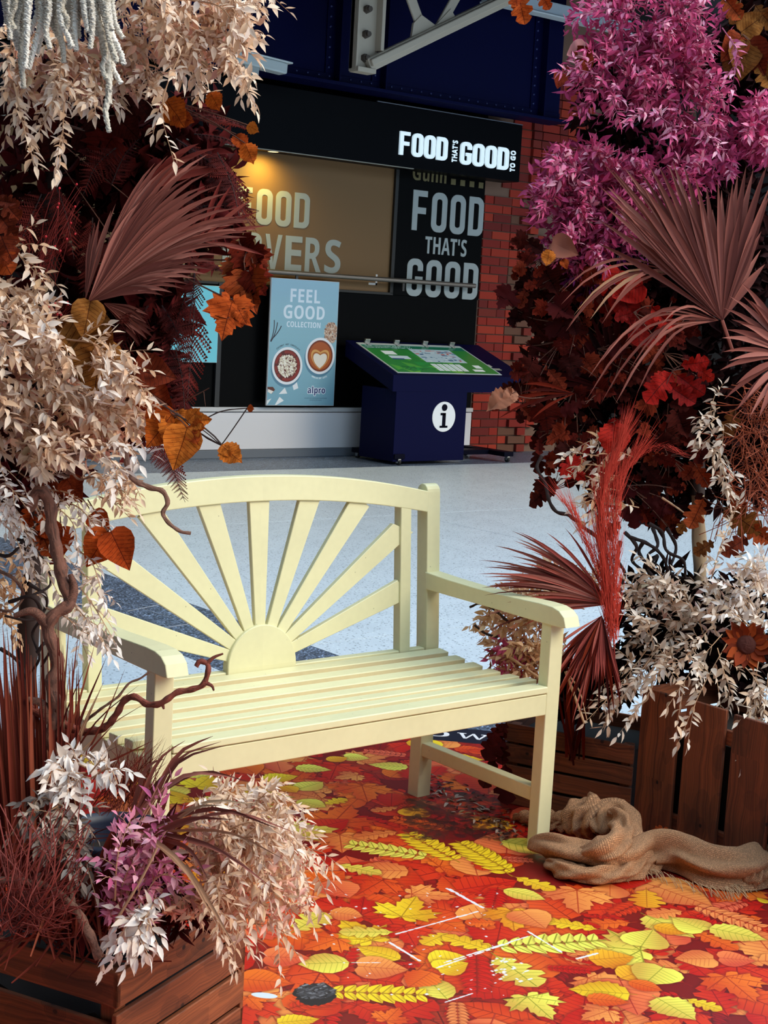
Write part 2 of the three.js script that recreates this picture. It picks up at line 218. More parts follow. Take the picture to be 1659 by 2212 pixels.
// ---------------------------------------------------------------- navy plate girder, bracket, camera, tray
{
  const g = thing('plate_girder', 'dark navy riveted steel girder running above the shop sign', 'girder', [0, 0, -8.2]);
  mesh('web_plate', box3(-3.39, 8.56, 3.3, 4.62, -0.06, -0.03, 0), M.navy, g);
  mesh('flange', box3(-3.39, 8.6, 3.27, 3.3, -0.2, 0.09, 0.004), M.navy, g); mesh('flange', box3(-3.39, 8.6, 4.6, 4.63, -0.2, 0.09, 0.004), M.navy, g);
  mesh('flange_angle', box3(-3.39, 8.56, 3.3, 3.37, -0.03, -0.015, 0.003), M.navy, g);
  const rivet = new THREE.SphereGeometry(0.014, 8, 5, 0, 6.3, 0, 1.6); rivet.rotateX(Math.PI / 2);
  const rm = std('#1a2358', 0.35);
  for (const [a, b] of [[5.71, 5.83], [6.22, 6.34], [8.16, 8.3], [3.4, 3.52]]) {
    mesh('stiffener', merge([box3(a, b, 3.37, 4.6, -0.03, -0.016, 0.003), box3((a + b) / 2 + 0.03, (a + b) / 2 + 0.045, 3.3, 4.6, -0.03, 0.07, 0.003)]), M.navy, g);
    for (let y = 3.42; y < 4.5; y += 0.085) { const m = mesh('rivet', rivet, rm, g); m.position.set(a + 0.03, y, -0.016); }
  }
  for (let x = 4.6; x < 8.3; x += 0.115) { const m = mesh('rivet', rivet, rm, g); m.position.set(x, 3.345, -0.015); }
  const b = thing('truss_bracket', 'stone coloured steel roof bracket with a bolted post and a sloping strut', 'bracket', [0, 0, -7.6]);
  const bm = M.bracket, strut = (p, q, w, d, z = 0) => { const dx = q[0] - p[0], dy = q[1] - p[1], L = Math.hypot(dx, dy), k = bx(L, w, d, 0, 0, 0, 0.012); k.rotateZ(Math.atan2(dy, dx)); k.translate((p[0] + q[0]) / 2, (p[1] + q[1]) / 2, z); return k; };
  mesh('post', merge([box3(5.548, 5.80, 3.33, 4.6, -0.07, -0.02, 0.004), box3(5.548, 5.565, 3.315, 4.6, -0.07, 0.03, 0.003), box3(5.775, 5.81, 3.5, 4.6, -0.05, 0.06, 0.004), box3(5.55, 5.74, 3.305, 3.345, -0.06, 0.06, 0.004)]), bm, b);
  mesh('strut', merge([strut([5.68, 3.37], [7.7, 4.42], 0.115, 0.06, 0.02), strut([5.68, 3.385], [7.7, 4.435], 0.06, 0.11, 0.03)]), bm, b);
  mesh('web_member', strut([6.28, 3.70], [5.92, 4.3], 0.1, 0.03, 0), bm, b); mesh('web_member', strut([6.42, 3.76], [6.75, 4.3], 0.09, 0.03, 0), bm, b);
  mesh('gusset', (() => { const s = new THREE.Shape(); [[6.12, 3.62], [6.62, 3.88], [6.54, 3.96], [6.38, 3.80], [6.22, 3.86], [6.14, 3.78]].forEach(([x, y], i) => i ? s.lineTo(x, y) : s.moveTo(x, y)); const k = new THREE.ExtrudeGeometry(s, { depth: 0.025, bevelEnabled: false }); return k; })(), bm, b);
  const bolt = merge([(() => { const k = new THREE.CylinderGeometry(0.032, 0.036, 0.035, 6); k.rotateX(Math.PI / 2); k.translate(0, 0, 0.017); return k; })(), (() => { const k = new THREE.CylinderGeometry(0.022, 0.022, 0.03, 10); k.rotateX(Math.PI / 2); k.translate(0, 0, 0.045); return k; })()]);
  for (const y of [3.43, 3.62, 3.82, 4.02]) { const m = mesh('bolt', bolt, std('#4b4038', 0.6), b); m.position.set(5.665, y, -0.02); }
  const c = thing('security_camera', 'pale grey box security camera on the girder at upper left', 'camera', [4.93, 3.31, -8.0], null, 0); c.rotation.z = -0.06;
  mesh('housing', box3(-0.3, 0.2, -0.045, 0.045, -0.06, 0.06, 0.015), std('#b9c3c4', 0.5), c);
  mesh('sunshield', box3(-0.28, 0.24, 0.045, 0.06, -0.07, 0.07, 0.006), std('#cdd5d6', 0.5), c);
  mesh('mount', merge([box3(-0.2, -0.06, -0.1, -0.04, -0.03, 0.03), box3(-0.18, -0.12, -0.12, -0.06, -0.2, 0.02)]), std('#9aa2a2', 0.5), c);
  const t = thing('light_fitting', 'pale grey light fitting at the top edge behind the pink branches', 'light fitting', [0, 0, -8.0]);
  mesh('trunking', box3(7.3, 9.2, 4.2, 4.32, -0.05, 0.05, 0.006), std('#aeb9c2', 0.5), t); mesh('lip', box3(7.3, 9.2, 4.19, 4.205, -0.07, 0.07, 0.003), std('#cfd6da', 0.5), t);
}
// ---------------------------------------------------------------- brick pier right of the shop
{
  const pier = struct('wall_pier', box3(7.99, 9.62, 0, 4.74, -8.95, -8.625, 0), std('#7a5c4c', 0.95));
  const r = rng(77), tones = ['#94210f', '#841c10', '#a02a14', '#701810', '#a63018', '#7a2214', '#6a4230'].map(c => std(c, 0.85));
  const shapes = [0, 1, 2].map(k => { const g = bx(1, 1, 1, 0, 0, 0, 0); return g; });
  let count = 0;
  for (let row = 0; row < 46 && count < 299; row++) {
    const far = row < 30 ? 8.85 : 9.5; let x = row < 30 ? 8.0 : 8.0 + 0.3265 - (row % 2 ? 0.11 : 0), k = row % 2; const y = 0.005 + row * 0.085;
    while (x < far && count < 299) {
      let w = (k++ % 2) ? 0.12 : 0.243;               // headers and stretchers in turn
      if (x + w > far + 0.1) break;
      const g = shapes[0], m = mesh('brick', g, tones[x > 8.33 && x < 8.5 && r() < 0.4 ? 6 : Math.floor(r() * 6)], pier);
      m.scale.set(w - 0.01, 0.0735, 0.05); m.position.set(x + w / 2, y + 0.037, -8.633 + r() * 0.006 + (x > 8.42 ? 0.03 : 0)); x += w; count++;
    }
  }
}
// ---------------------------------------------------------------- information desk
{
  const map = canvasTex(1024, 512, (x, w, h) => {
    x.fillStyle = '#2f7d3a'; x.fillRect(0, 0, w, h); x.fillStyle = '#1d6a52'; x.fillRect(0, 0, w, 70);
    const r = rng(4); for (let i = 0; i < 26; i++) { x.fillStyle = ['#4f9a3c', '#247035', '#66a844', '#2c8a40'][i & 3]; x.beginPath(); const a = r() * w * 0.6, b = 90 + r() * 400; x.moveTo(a, b); for (let k = 0; k < 4; k++) x.lineTo(a + r() * 170, b + r() * 110); x.fill(); }
    x.fillStyle = '#d8e2e6'; for (let i = 0; i < 2; i++) for (let c = 0; c < 34; c++) x.fillRect(40 + c * 13, 18 + i * 26, 9 * r() + 3, 9);
    x.fillStyle = '#e4e9ee'; x.fillRect(120, 110, 120, 70); x.fillStyle = '#c9d6e6'; x.fillRect(130, 200, 190, 60); x.fillStyle = '#2c4a74'; x.fillRect(130, 250, 120, 22);
    x.fillStyle = '#b6c6d6'; x.fillRect(430, 60, 420, 250); for (let i = 0; i < 60; i++) { x.fillStyle = ['#8aa0b8', '#d6dde6', '#3b5c86', '#c44a3a', '#5f7d9e'][i % 5]; x.fillRect(435 + r() * 380, 65 + r() * 225, 12 + r() * 50, 5 + r() * 16); }
    x.fillStyle = '#e6ecef'; for (let i = 0; i < 5; i++) x.fillRect(440 + i * 62, 340, 52, 130); x.fillRect(860, 350, 70, 60); x.fillRect(800, 430, 110, 40);
    x.fillStyle = '#8fa3ad'; for (let i = 0; i < 5; i++) for (let k = 0; k < 11; k++) x.fillRect(446 + i * 62, 350 + k * 10, 20 + 20 * r(), 3);
  }, { clamp: true });
  const k = thing('information_desk', 'navy sloping information desk on castors with a white letter i, before the brick pier', 'information stand', [7.0, 0, -7.8]);
  // sloping box: front fascia 0.13 high at y 0.66, back at 1.07, depth 0.72
  const prism = (pts, x0, x1) => { const s = new THREE.Shape(); pts.forEach(([z, y], i) => i ? s.lineTo(z, y) : s.moveTo(z, y)); const e = new THREE.ExtrudeGeometry(s, { depth: x1 - x0, bevelEnabled: true, bevelSize: 0.004, bevelThickness: 0.004, bevelSegments: 1 }); e.rotateY(-Math.PI / 2); e.translate(x1, 0, 0); return e; };
  // shape x axis is z (toward the viewer positive)
  mesh('desk_top', prism([[0, 0.665], [0, 0.805], [-0.72, 1.075], [-0.72, 0.935]], -0.69, 0.95), M.navy, k);
  mesh('column', box3(-0.645, 0.2, 0.03, 0.68, -0.5, 0, 0.005), M.navy, k);
  mesh('foot_rail', box3(-0.64, -0.52, 0.055, 0.1, -0.62, 0.02, 0.004), M.navyDark, k); mesh('foot_rail', box3(0.7, 0.82, 0.055, 0.1, -0.62, 0.02, 0.004), M.navyDark, k); mesh('foot_rail', box3(-0.6, 0.8, 0.055, 0.1, -0.35, -0.2, 0.004), M.navyDark, k);
  const sl = Math.atan2(0.27, 0.72), mapG = new THREE.Group(); mapG.name = 'map_panel'; k.add(mapG); mapG.position.set(-0.6, 0.8275, -0.05); mapG.rotation.x = -(Math.PI / 2 - sl) ;
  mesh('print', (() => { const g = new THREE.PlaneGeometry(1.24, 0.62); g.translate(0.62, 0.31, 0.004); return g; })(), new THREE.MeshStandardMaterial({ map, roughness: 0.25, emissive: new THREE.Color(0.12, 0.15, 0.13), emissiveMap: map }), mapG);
  mesh('border', merge([box3(-0.015, 1.255, -0.012, 0, 0, 0.006, 0), box3(-0.015, 1.255, 0.62, 0.66, 0, 0.006, 0), box3(-0.015, 0, 0, 0.62, 0, 0.006, 0), box3(1.24, 1.255, 0, 0.62, 0, 0.006, 0)]), std('#c9d2d2', 0.4), mapG);
  for (const x of [0.1, 0.45, 0.8, 1.14]) mesh('clip', merge([box3(x - 0.03, x + 0.03, 0.64, 0.66, 0.004, 0.05), box3(x - 0.02, x + 0.02, 0.6, 0.65, 0.004, 0.014)]), M.steel, mapG);
  const sticker = mesh('print_label', merge([box3(0, 0.03, 0.1, 0.15, 0, 0.002, 0), box3(-0.02, 0.09, 0.05, 0.062, 0, 0.002, 0), box3(0, 0.09, 0.025, 0.037, 0, 0.002, 0)]), std('#b9b7a8', 0.5), k); sticker.position.set(0.66, 0.855, -0.12); sticker.rotation.x = -(Math.PI / 2 - sl);
  const disc = new THREE.CylinderGeometry(0.138, 0.138, 0.006, 40); disc.rotateX(Math.PI / 2); const bd = mesh('badge', disc, std('#e9ebee', 0.5), k, { label: 'white round badge with a black letter i' }); bd.position.set(-0.075, 0.435, 0.003);
  const i1 = typed('i', serif, 0.075, 0.235, 0.005); const im = mesh('letter', merge([(() => { const c = new THREE.CylinderGeometry(0.031, 0.031, 0.005, 20); c.rotateX(Math.PI / 2); c.translate(0, 0.085, 0.0065); return c; })(), box3(-0.018, 0.018, -0.09, 0.03, 0.004, 0.009, 0), box3(-0.042, 0.018, 0.015, 0.035, 0.004, 0.009, 0), box3(-0.045, 0.045, -0.1, -0.082, 0.004, 0.009, 0)]), M.navyDark, bd);
  for (const [x, z] of [[-0.58, 0], [-0.58, -0.6], [0.76, 0], [0.76, -0.6]]) { const c = new THREE.CylinderGeometry(0.028, 0.028, 0.022, 16); c.rotateZ(Math.PI / 2); c.translate(x, 0.028, z); const f = mesh('castor', merge([box3(x - 0.016, x + 0.016, 0.035, 0.056, z - 0.02, z + 0.02, 0.003), box3(x - 0.016, x - 0.012, 0.02, 0.04, z - 0.015, z + 0.015, 0)]), M.steel, k); mesh('wheel', c, M.rubber, f); }
}
// ---------------------------------------------------------------- garden bench
{
  const b = thing('garden_bench', 'pale yellow painted wooden bench with a sunburst back and slatted seat', 'bench');
  const P = M.cream, W0 = 0.553, W1 = 0.6, rec = 0.073, z0 = -0.4845, y0 = 0.4452;
  const lean = (g) => { const p = g.attributes.position; for (let i = 0; i < p.count; i++) { const y = p.getY(i); if (y > y0) p.setZ(i, p.getZ(i) - rec * (y - y0)); } g.computeVertexNormals(); return g; };
  const sweep = (pts, x0, x1) => { const s = new THREE.Shape(); pts.forEach(([z, y], i) => i ? s.lineTo(z, y) : s.moveTo(z, y)); const e = new THREE.ExtrudeGeometry(s, { depth: x1 - x0, bevelEnabled: true, bevelSize: 0.0025, bevelThickness: 0.0025, bevelSegments: 2 }); e.rotateY(-Math.PI / 2); e.translate(x1, 0, 0); return e; };
  for (const s of [-1, 1]) {
    const X = (a, c) => s > 0 ? [a, c] : [-c, -a];
    const [a, c] = X(W0, W1);
    mesh('front_leg', metricUV(box3(a, c, 0, 0.602, -0.036, 0, 0.003)), P, b);
    // back post: straight below the seat, leaning above, with a rounded top
    const z = (y) => z0 - rec * Math.max(0, y - y0), pts = [[z0, 0], [z(y0), y0]]; const yt = 0.893, r = 0.02;
    pts.push([z(yt), yt - r]); for (let i = 1; i < 8; i++) { const t = i / 8 * Math.PI; pts.push([z(yt) - r + r * Math.cos(t), yt - r + r * Math.sin(t)]); } pts.push([z(yt) - 2 * r, yt - r], [z(y0) - 2 * r, y0], [z0 - 2 * r, 0]);
    mesh('back_post', metricUV(sweep(pts, a + 0.0025, c - 0.0025)), P, b);
    // armrest with its rolled front end
    const top = [[-0.5, 0.648], [-0.406, 0.643], [-0.291, 0.64], [-0.2, 0.64], [-0.117, 0.6425], [-0.04, 0.6445], [0.0, 0.643], [0.024, 0.637], [0.041, 0.624], [0.049, 0.602]], bot = [[0.036, 0.6], [-0.035, 0.5995], [-0.113, 0.6005], [-0.199, 0.602], [-0.287, 0.603], [-0.402, 0.604], [-0.494, 0.605]];
    mesh('armrest', metricUV(sweep([...top, ...bot], a - 0.003 + 0.0025, c + 0.003 - 0.0025)), P, b);
    mesh('side_rail', metricUV(sweep([[-0.03, 0.365], [-0.03, 0.4], [-0.12, 0.405], [-0.2, 0.398], [-0.3, 0.396], [-0.4, 0.402], [-0.485, 0.41], [-0.485, 0.345], [-0.25, 0.335]], a + 0.008, c - 0.008)), P, b);
    mesh('stretcher', metricUV(box3(a + 0.006, c - 0.008, 0.122, 0.161, -0.49, -0.03, 0.003)), P, b);
    mesh('stile', metricUV(lean(box3(...X(0.459, 0.496), 0.43, 0.85, z0 - 0.03, z0 + 0.001, 0.0025))), P, b);
  }
  mesh('front_rail', metricUV(box3(-W0, W0, 0.362, 0.4175, -0.028, 0.001, 0.003)), P, b);
  mesh('rear_rail', metricUV(box3(-W0, W0, 0.375, 0.437, -0.515, -0.487, 0.003)), P, b);
  const sl = [[-0.478, -0.438, 0.4345, 0.431], [-0.408, -0.367, 0.429, 0.4262], [-0.335, -0.294, 0.4255, 0.4222], [-0.262, -0.222, 0.4228, 0.4218], [-0.190, -0.150, 0.4244, 0.4262], [-0.121, -0.085, 0.4302, 0.4318]];
  sl.forEach(([za, zb, ya, yb]) => { const g = bx(1.2, 0.021, Math.hypot(zb - za, yb - ya), 0, -0.0105, 0, 0.003); g.rotateX(-Math.atan2(yb - ya, zb - za)); g.translate(0, (ya + yb) / 2, (za + zb) / 2); mesh('seat_slat', metricUV(g), P, b); });
  { const g = bx(1.106, 0.018, 0.052, 0, -0.009, 0, 0.0035); g.rotateX(-0.03); g.translate(0, 0.437, -0.022); mesh('seat_slat', metricUV(g), P, b); }
  // arched top rail
  { const s = new THREE.Shape(), N = 24; for (let i = 0; i <= N; i++) { const x = -W0 + 2 * W0 * i / N, y = 0.931 - 0.185 * x * x; i ? s.lineTo(x, y) : s.moveTo(x, y); } for (let i = N; i >= 0; i--) { const x = -W0 + 2 * W0 * i / N; s.lineTo(x, 0.871 - 0.165 * x * x); }
    const e = new THREE.ExtrudeGeometry(s, { depth: 0.024, bevelEnabled: true, bevelSize: 0.0025, bevelThickness: 0.003, bevelSegments: 2 }); e.translate(0, 0, z0 - 0.025); mesh('top_rail', metricUV(lean(e)), P, b); }
  // nine rays of the sunburst
  for (const a of [-71.2, -55, -38.4, -20.2, -0.6, 20.2, 38.4, 55, 71.2]) {
    const t = a * Math.PI / 180, edge = Math.abs(a) > 50, R = edge ? 0.462 / Math.sin(Math.abs(t)) + 0.012 : (() => { let q = 0.43; for (let i = 0; i < 20; i++) { const x = Math.sin(t) * q; q = (0.876 - 0.165 * x * x - y0) / Math.cos(t); } return q; })();
    const w0 = 0.012, w1 = 0.030, s = new THREE.Shape(); s.moveTo(-w0, 0.06); s.lineTo(w0, 0.06);
    if (edge) { const sg = Math.sign(t), k = Math.abs(Math.tan(Math.PI / 2 - Math.abs(t))); s.lineTo(w1 * 1.0, R + sg * w1 * k); s.lineTo(-w1 * 1.0, R - sg * w1 * k); } else { s.lineTo(w1, R); s.lineTo(-w1, R); }
    const e = new THREE.ExtrudeGeometry(s, { depth: 0.012, bevelEnabled: true, bevelSize: 0.0015, bevelThickness: 0.0015, bevelSegments: 1 }); e.rotateZ(-t); e.translate(0, y0, z0 - 0.019); mesh('sunburst_ray', metricUV(lean(e)), P, b);
  }
  { const s = new THREE.Shape(); s.absarc(0, 0, 0.1035, 0, Math.PI); s.lineTo(-0.1035, -0.02); s.lineTo(0.1035, -0.02); const e = new THREE.ExtrudeGeometry(s, { depth: 0.022, bevelEnabled: true, bevelSize: 0.002, bevelThickness: 0.002, bevelSegments: 1, curveSegments: 32 }); e.translate(0, y0, z0 - 0.02); mesh('sun_disc', metricUV(lean(e)), P, b); }
}
// ---------------------------------------------------------------- round printed floor mat
const LEAFSHAPE = {      // half outlines (x = along the leaf 0..1, y = half width); mirrored
  oval: [[0, 0], [0.06, 0.13], [0.2, 0.24], [0.4, 0.3], [0.6, 0.27], [0.8, 0.16], [0.93, 0.05], [1, 0]],
  heart: [[0, 0], [-0.06, 0.16], [0.02, 0.33], [0.18, 0.43], [0.38, 0.43], [0.6, 0.33], [0.82, 0.15], [1, 0]],
  birch: [[0, 0], [0.05, 0.2], [0.14, 0.22], [0.16, 0.3], [0.27, 0.29], [0.3, 0.35], [0.42, 0.31], [0.46, 0.34], [0.58, 0.26], [0.62, 0.27], [0.74, 0.17], [0.78, 0.17], [0.9, 0.06], [1, 0]],
  oak: [[0, 0], [0.08, 0.04], [0.14, 0.13], [0.22, 0.15], [0.27, 0.08], [0.36, 0.2], [0.45, 0.22], [0.5, 0.11], [0.6, 0.25], [0.7, 0.25], [0.73, 0.13], [0.84, 0.19], [0.93, 0.12], [1, 0]],
  maple: [[0, 0], [-0.14, 0.1], [-0.16, 0.2], [-0.12, 0.3], [-0.02, 0.26], [-0.05, 0.5], [0.08, 0.45], [0.2, 0.6], [0.28, 0.5], [0.44, 0.62], [0.4, 0.44], [0.52, 0.4], [0.38, 0.2], [0.6, 0.26], [0.62, 0.2], [0.78, 0.2], [0.82, 0.1], [1, 0]],
};
{
  const r = rng(31), X0 = -1.15, Z0 = -1.45, S = 2.5, N = 2048, k = N / S;
  const PAL = { red: ['#d0120a', '#8e0a0a'], dred: ['#9c0c10', '#5f0708'], or: ['#ea5a18', '#a82c0c'], ro: ['#dc3410', '#8f1a0a'], sal: ['#f08a4a', '#b03c1c'], pk: ['#ec6644', '#a82a1c'], ye: ['#f6d322', '#a87a10'], yo: ['#f4aa20', '#b05c10'], yg: ['#ece35c', '#8f8a22'] };
  const drawLeaf = (x, type, colour, bx0, bz0, tx, tz, wide = 1) => {
    const dx = tx - bx0, dz = tz - bz0, L = Math.hypot(dx, dz), a = Math.atan2(dz, dx), [c, v] = PAL[colour];
    x.save(); x.translate((bx0 - X0) * k, (bz0 - Z0) * k); x.rotate(a); x.scale(L * k, L * k);
    const body = (pts, w) => { x.beginPath(); pts.forEach(([u, y], i) => i ? x.lineTo(u, y * w) : x.moveTo(u, y * w)); for (let i = pts.length - 1; i >= 0; i--) x.lineTo(pts[i][0], -pts[i][1] * w); x.closePath(); };
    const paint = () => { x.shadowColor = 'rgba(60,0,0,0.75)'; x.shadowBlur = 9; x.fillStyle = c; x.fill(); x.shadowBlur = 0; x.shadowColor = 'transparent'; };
    const vein = (p, q, w) => { x.strokeStyle = v; x.lineWidth = w; x.beginPath(); x.moveTo(...p); x.lineTo(...q); x.stroke(); };
    if (type === 'pinnate') {
      for (let i = 0; i < 8; i++) for (const s of [-1, 1]) { const u = 0.06 + i * 0.115, l = 0.2 * (1 - 0.35 * Math.abs(i - 3.5) / 4); x.save(); x.translate(u, 0); x.rotate(s * 1.05); x.scale(l * 1.25, l * 1.25); body(LEAFSHAPE.oval, 0.95); paint(); vein([0, 0], [0.9, 0], 0.05); x.restore(); }
      vein([-0.05, 0], [1, 0], 0.016);
    } else {
      const w = type === 'maple' ? 1 : wide; body(LEAFSHAPE[type], w); paint();
      x.save(); body(LEAFSHAPE[type], w); x.clip();
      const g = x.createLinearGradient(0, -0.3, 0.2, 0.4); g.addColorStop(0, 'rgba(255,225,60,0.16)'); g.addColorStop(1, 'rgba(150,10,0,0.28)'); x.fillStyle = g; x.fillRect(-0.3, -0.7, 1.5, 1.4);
      if (type === 'maple') { for (const [u, y] of [[0.98, 0], [0.42, 0.6], [0.42, -0.6], [-0.03, 0.48], [-0.03, -0.48]]) { vein([0, 0], [u, y], 0.02); for (const f of [0.35, 0.55, 0.75]) { vein([u * f, y * f], [u * f + 0.13, y * f + 0.12], 0.008); vein([u * f, y * f], [u * f + 0.1, y * f - 0.14], 0.008); } } }
      else { vein([0, 0], [0.97, 0], 0.016); for (let i = 1; i < 8; i++) { const u = i * 0.11; vein([u, 0], [u + 0.16, 0.34 * w], 0.008); vein([u, 0], [u + 0.16, -0.34 * w], 0.008); } }
      x.restore(); vein([-0.12, 0], [0, 0], 0.018);
    }
    x.restore();
  };
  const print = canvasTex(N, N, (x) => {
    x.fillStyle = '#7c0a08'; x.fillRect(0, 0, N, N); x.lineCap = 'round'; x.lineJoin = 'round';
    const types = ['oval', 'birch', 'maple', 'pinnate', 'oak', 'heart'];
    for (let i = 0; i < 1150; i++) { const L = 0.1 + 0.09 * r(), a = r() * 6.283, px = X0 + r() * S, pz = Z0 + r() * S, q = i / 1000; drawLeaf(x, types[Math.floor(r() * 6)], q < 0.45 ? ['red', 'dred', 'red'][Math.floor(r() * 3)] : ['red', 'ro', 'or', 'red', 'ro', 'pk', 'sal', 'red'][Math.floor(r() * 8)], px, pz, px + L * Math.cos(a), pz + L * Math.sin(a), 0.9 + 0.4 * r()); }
    for (let i = 0; i < 125; i++) { const L = 0.1 + 0.07 * r(), a = r() * 6.283, px = X0 + r() * S, pz = Z0 + r() * S; drawLeaf(x, types[Math.floor(r() * 6)], ['ye', 'yg', 'yo', 'or', 'sal'][i % 5], px, pz, px + L * Math.cos(a), pz + L * Math.sin(a), 1 + 0.2 * r()); }
    const A = (X, Y) => onY(400 + X / 2.37, 1600 + Y / 2.37), B = (X, Y) => onY(959 + X / 2.37, 1700 + Y / 2.37);
    const lay = (f, list) => { for (const [t, c, a, b, d, e, w] of list) { const p = f(a, b), q = f(d, e); drawLeaf(x, t, c, p.x, p.z, q.x, q.z, w || 1.2); } };
    lay(A, [['maple', 'ro', 555, 590, 770, 545], ['maple', 'yg', 540, 470, 790, 455], ['maple', 'or', 905, 235, 935, 320], ['maple', 'sal', 1160, 790, 1400, 805], ['maple', 'ro', 1010, 720, 870, 800], ['maple', 'or', 780, 1020, 600, 1080], ['maple', 'red', 1120, 960, 1180, 1060], ['oval', 'yg', 840, 1140, 575, 1150, 1.5], ['oval', 'yg', 570, 255, 705, 215, 1.3], ['oval', 'yg', 575, 310, 720, 345, 1.5], ['birch', 'yg', 565, 140, 750, 155, 1.1], ['birch', 'yg', 1140, 140, 935, 125, 1], ['heart', 'yg', 815, 85, 945, 95], ['oval', 'yo', 725, 105, 830, 90, 1.4], ['birch', 'ye', 400, 200, 580, 185, 1.2], ['birch', 'ye', 490, 290, 275, 265, 1.1], ['oval', 'yo', 500, 235, 570, 270, 1.5], ['maple', 'ye', 60, 240, 140, 180], ['maple', 'yg', 130, 290, 210, 320],
      ['oak', 'ye', 715, 330, 825, 300, 1.2], ['oak', 'sal', 1090, 345, 950, 365, 1], ['oak', 'sal', 1090, 470, 860, 500, 1], ['maple', 'sal', 880, 180, 760, 200], ['pinnate', 'or', 1370, 460, 1040, 400], ['pinnate', 'pk', 1140, 80, 900, 55], ['heart', 'yo', 1160, 390, 1200, 340], ['pinnate', 'yg', 1250, 600, 810, 530], ['pinnate', 'ye', 1390, 620, 1120, 470], ['pinnate', 'ye', 1659, 690, 1400, 520], ['oval', 'sal', 740, 880, 910, 905, 1.7], ['oval', 'pk', 740, 720, 840, 810, 1.6], ['oval', 'ye', 1100, 1125, 880, 1060, 1.1], ['heart', 'sal', 885, 1160, 1145, 1180], ['heart', 'pk', 410, 1110, 640, 1120], ['heart', 'or', 290, 1225, 545, 1250], ['oval', 'ye', 1250, 1140, 1455, 1115, 1.9], ['birch', 'or', 1260, 1190, 1140, 1270, 1.3], ['pinnate', 'ye', 730, 1290, 1260, 1310], ['oak', 'ye', 1345, 990, 1215, 1050, 1.3], ['oak', 'ye', 1340, 1010, 1570, 1070, 1.1], ['oak', 'yg', 1070, 985, 785, 985, 1], ['oak', 'yg', 560, 980, 720, 885, 1.3], ['pinnate', 'red', 1490, 1100, 1495, 1300], ['maple', 'ye', 1107, 905, 1185, 800], ['oak', 'or', 1430, 930, 1590, 965, 1.2], ['maple', 'or', 1030, 1440, 1100, 1370], ['birch', 'ye', 470, 1450, 690, 1430, 1], ['maple', 'or', 320, 1320, 390, 1390], ['pinnate', 'sal', 1390, 1340, 1400, 1480]]);
    lay(B, [['oval', 'sal', 850, 575, 850, 500, 1.7], ['maple', 'sal', 680, 535, 690, 655], ['pinnate', 'ye', 330, 430, 60, 280], ['oak', 'ye', 365, 465, 570, 535, 1.1], ['oak', 'ye', 790, 735, 505, 685, 0.95], ['oak', 'ye', 250, 845, -10, 765, 1], ['oak', 'yo', 1035, 530, 1040, 625, 1.5], ['oval', 'yg', 305, 530, 520, 582, 1.1], ['maple', 'yo', 345, 640, 360, 745], ['oak', 'or', 270, 700, 105, 700, 1.4], ['heart', 'sal', 400, 640, 520, 730], ['pinnate', 'yg', 260, 825, 830, 790], ['birch', 'yo', 745, 890, 975, 875, 1.4], ['oval', 'yo', 1075, 715, 1250, 755, 1.4], ['heart', 'yg', 1330, 740, 1165, 670], ['heart', 'yg', 1010, 820, 1070, 735], ['oval', 'yo', 905, 985, 1060, 930, 1.5], ['heart', 'yg', 1120, 930, 1020, 1020], ['birch', 'yg', 1360, 725, 1655, 790, 1.1], ['heart', 'sal', 1380, 885, 1180, 885], ['heart', 'pk', 1410, 880, 1595, 895], ['birch', 'ye', 950, 1065, 635, 1040, 1.2], ['maple', 'or', 1440, 975, 1600, 1110], ['oval', 'or', 945, 1000, 1120, 1050, 1.2], ['birch', 'yg', 1090, 1085, 1290, 1200, 1.3], ['oak', 'ye', 1240, 1090, 1425, 1150, 1.2], ['oak', 'yg', 265, 870, 480, 1030, 1.3], ['maple', 'yg', 425, 1080, 560, 1200], ['maple', 'sal', 840, 1150, 700, 1200], ['pinnate', 'sal', 1280, 610, 1655, 735], ['heart', 'ye', -30, 940, 125, 905], ['oak', 'sal', 1220, 640, 1040, 660, 1.4], ['birch', 'ye', 1659, 600, 1600, 570, 1], ['pinnate', 'red', 520, 930, 760, 950], ['birch', 'or', 730, 1085, 950, 1110, 1]]);
    // pale scratches through the print
    x.strokeStyle = '#e9e4ec'; const seg = (f, list) => { for (const [a, b, c, d, w] of list) { const p = f(a, b), q = f(c, d); for (let i = 0; i < 26; i++) { if (r() < 0.16) continue; const u = i / 26, v = (i + 0.95) / 26; x.lineWidth = (0.7 + r()) * w; x.beginPath(); x.moveTo((p.x + (q.x - p.x) * u - X0) * k, (p.z + (q.z - p.z) * u - Z0) * k); x.lineTo((p.x + (q.x - p.x) * v - X0) * k, (p.z + (q.z - p.z) * v - Z0) * k); x.stroke(); } } };
    seg(A, [[1355, 765, 1525, 860, 4], [1080, 995, 1500, 880, 3], [1040, 1035, 1200, 1132, 4], [1270, 1175, 1659, 1040, 3], [1330, 1345, 1470, 1300, 2.5], [840, 1142, 1000, 1142, 2]]); seg(B, [[0, 905, 430, 770, 3], [430, 745, 600, 850, 4], [680, 885, 785, 857, 4], [15, 525, 200, 625, 4], [0, 690, 180, 640, 2.5]]);
    x.fillStyle = '#ece8ee'; for (let i = 0; i < 70; i++) { const p = A(700 + r() * 950, 780 + r() * 560); x.fillRect((p.x - X0) * k, (p.z - Z0) * k, 2 + 8 * r() * r(), 2 + 7 * r() * r()); }
    for (let i = 0; i < 30; i++) { const p = B(230 + r() * 200, 880 + r() * 120); x.fillRect((p.x - X0) * k, (p.z - Z0) * k, 3 + 8 * r(), 2 + 5 * r()); }
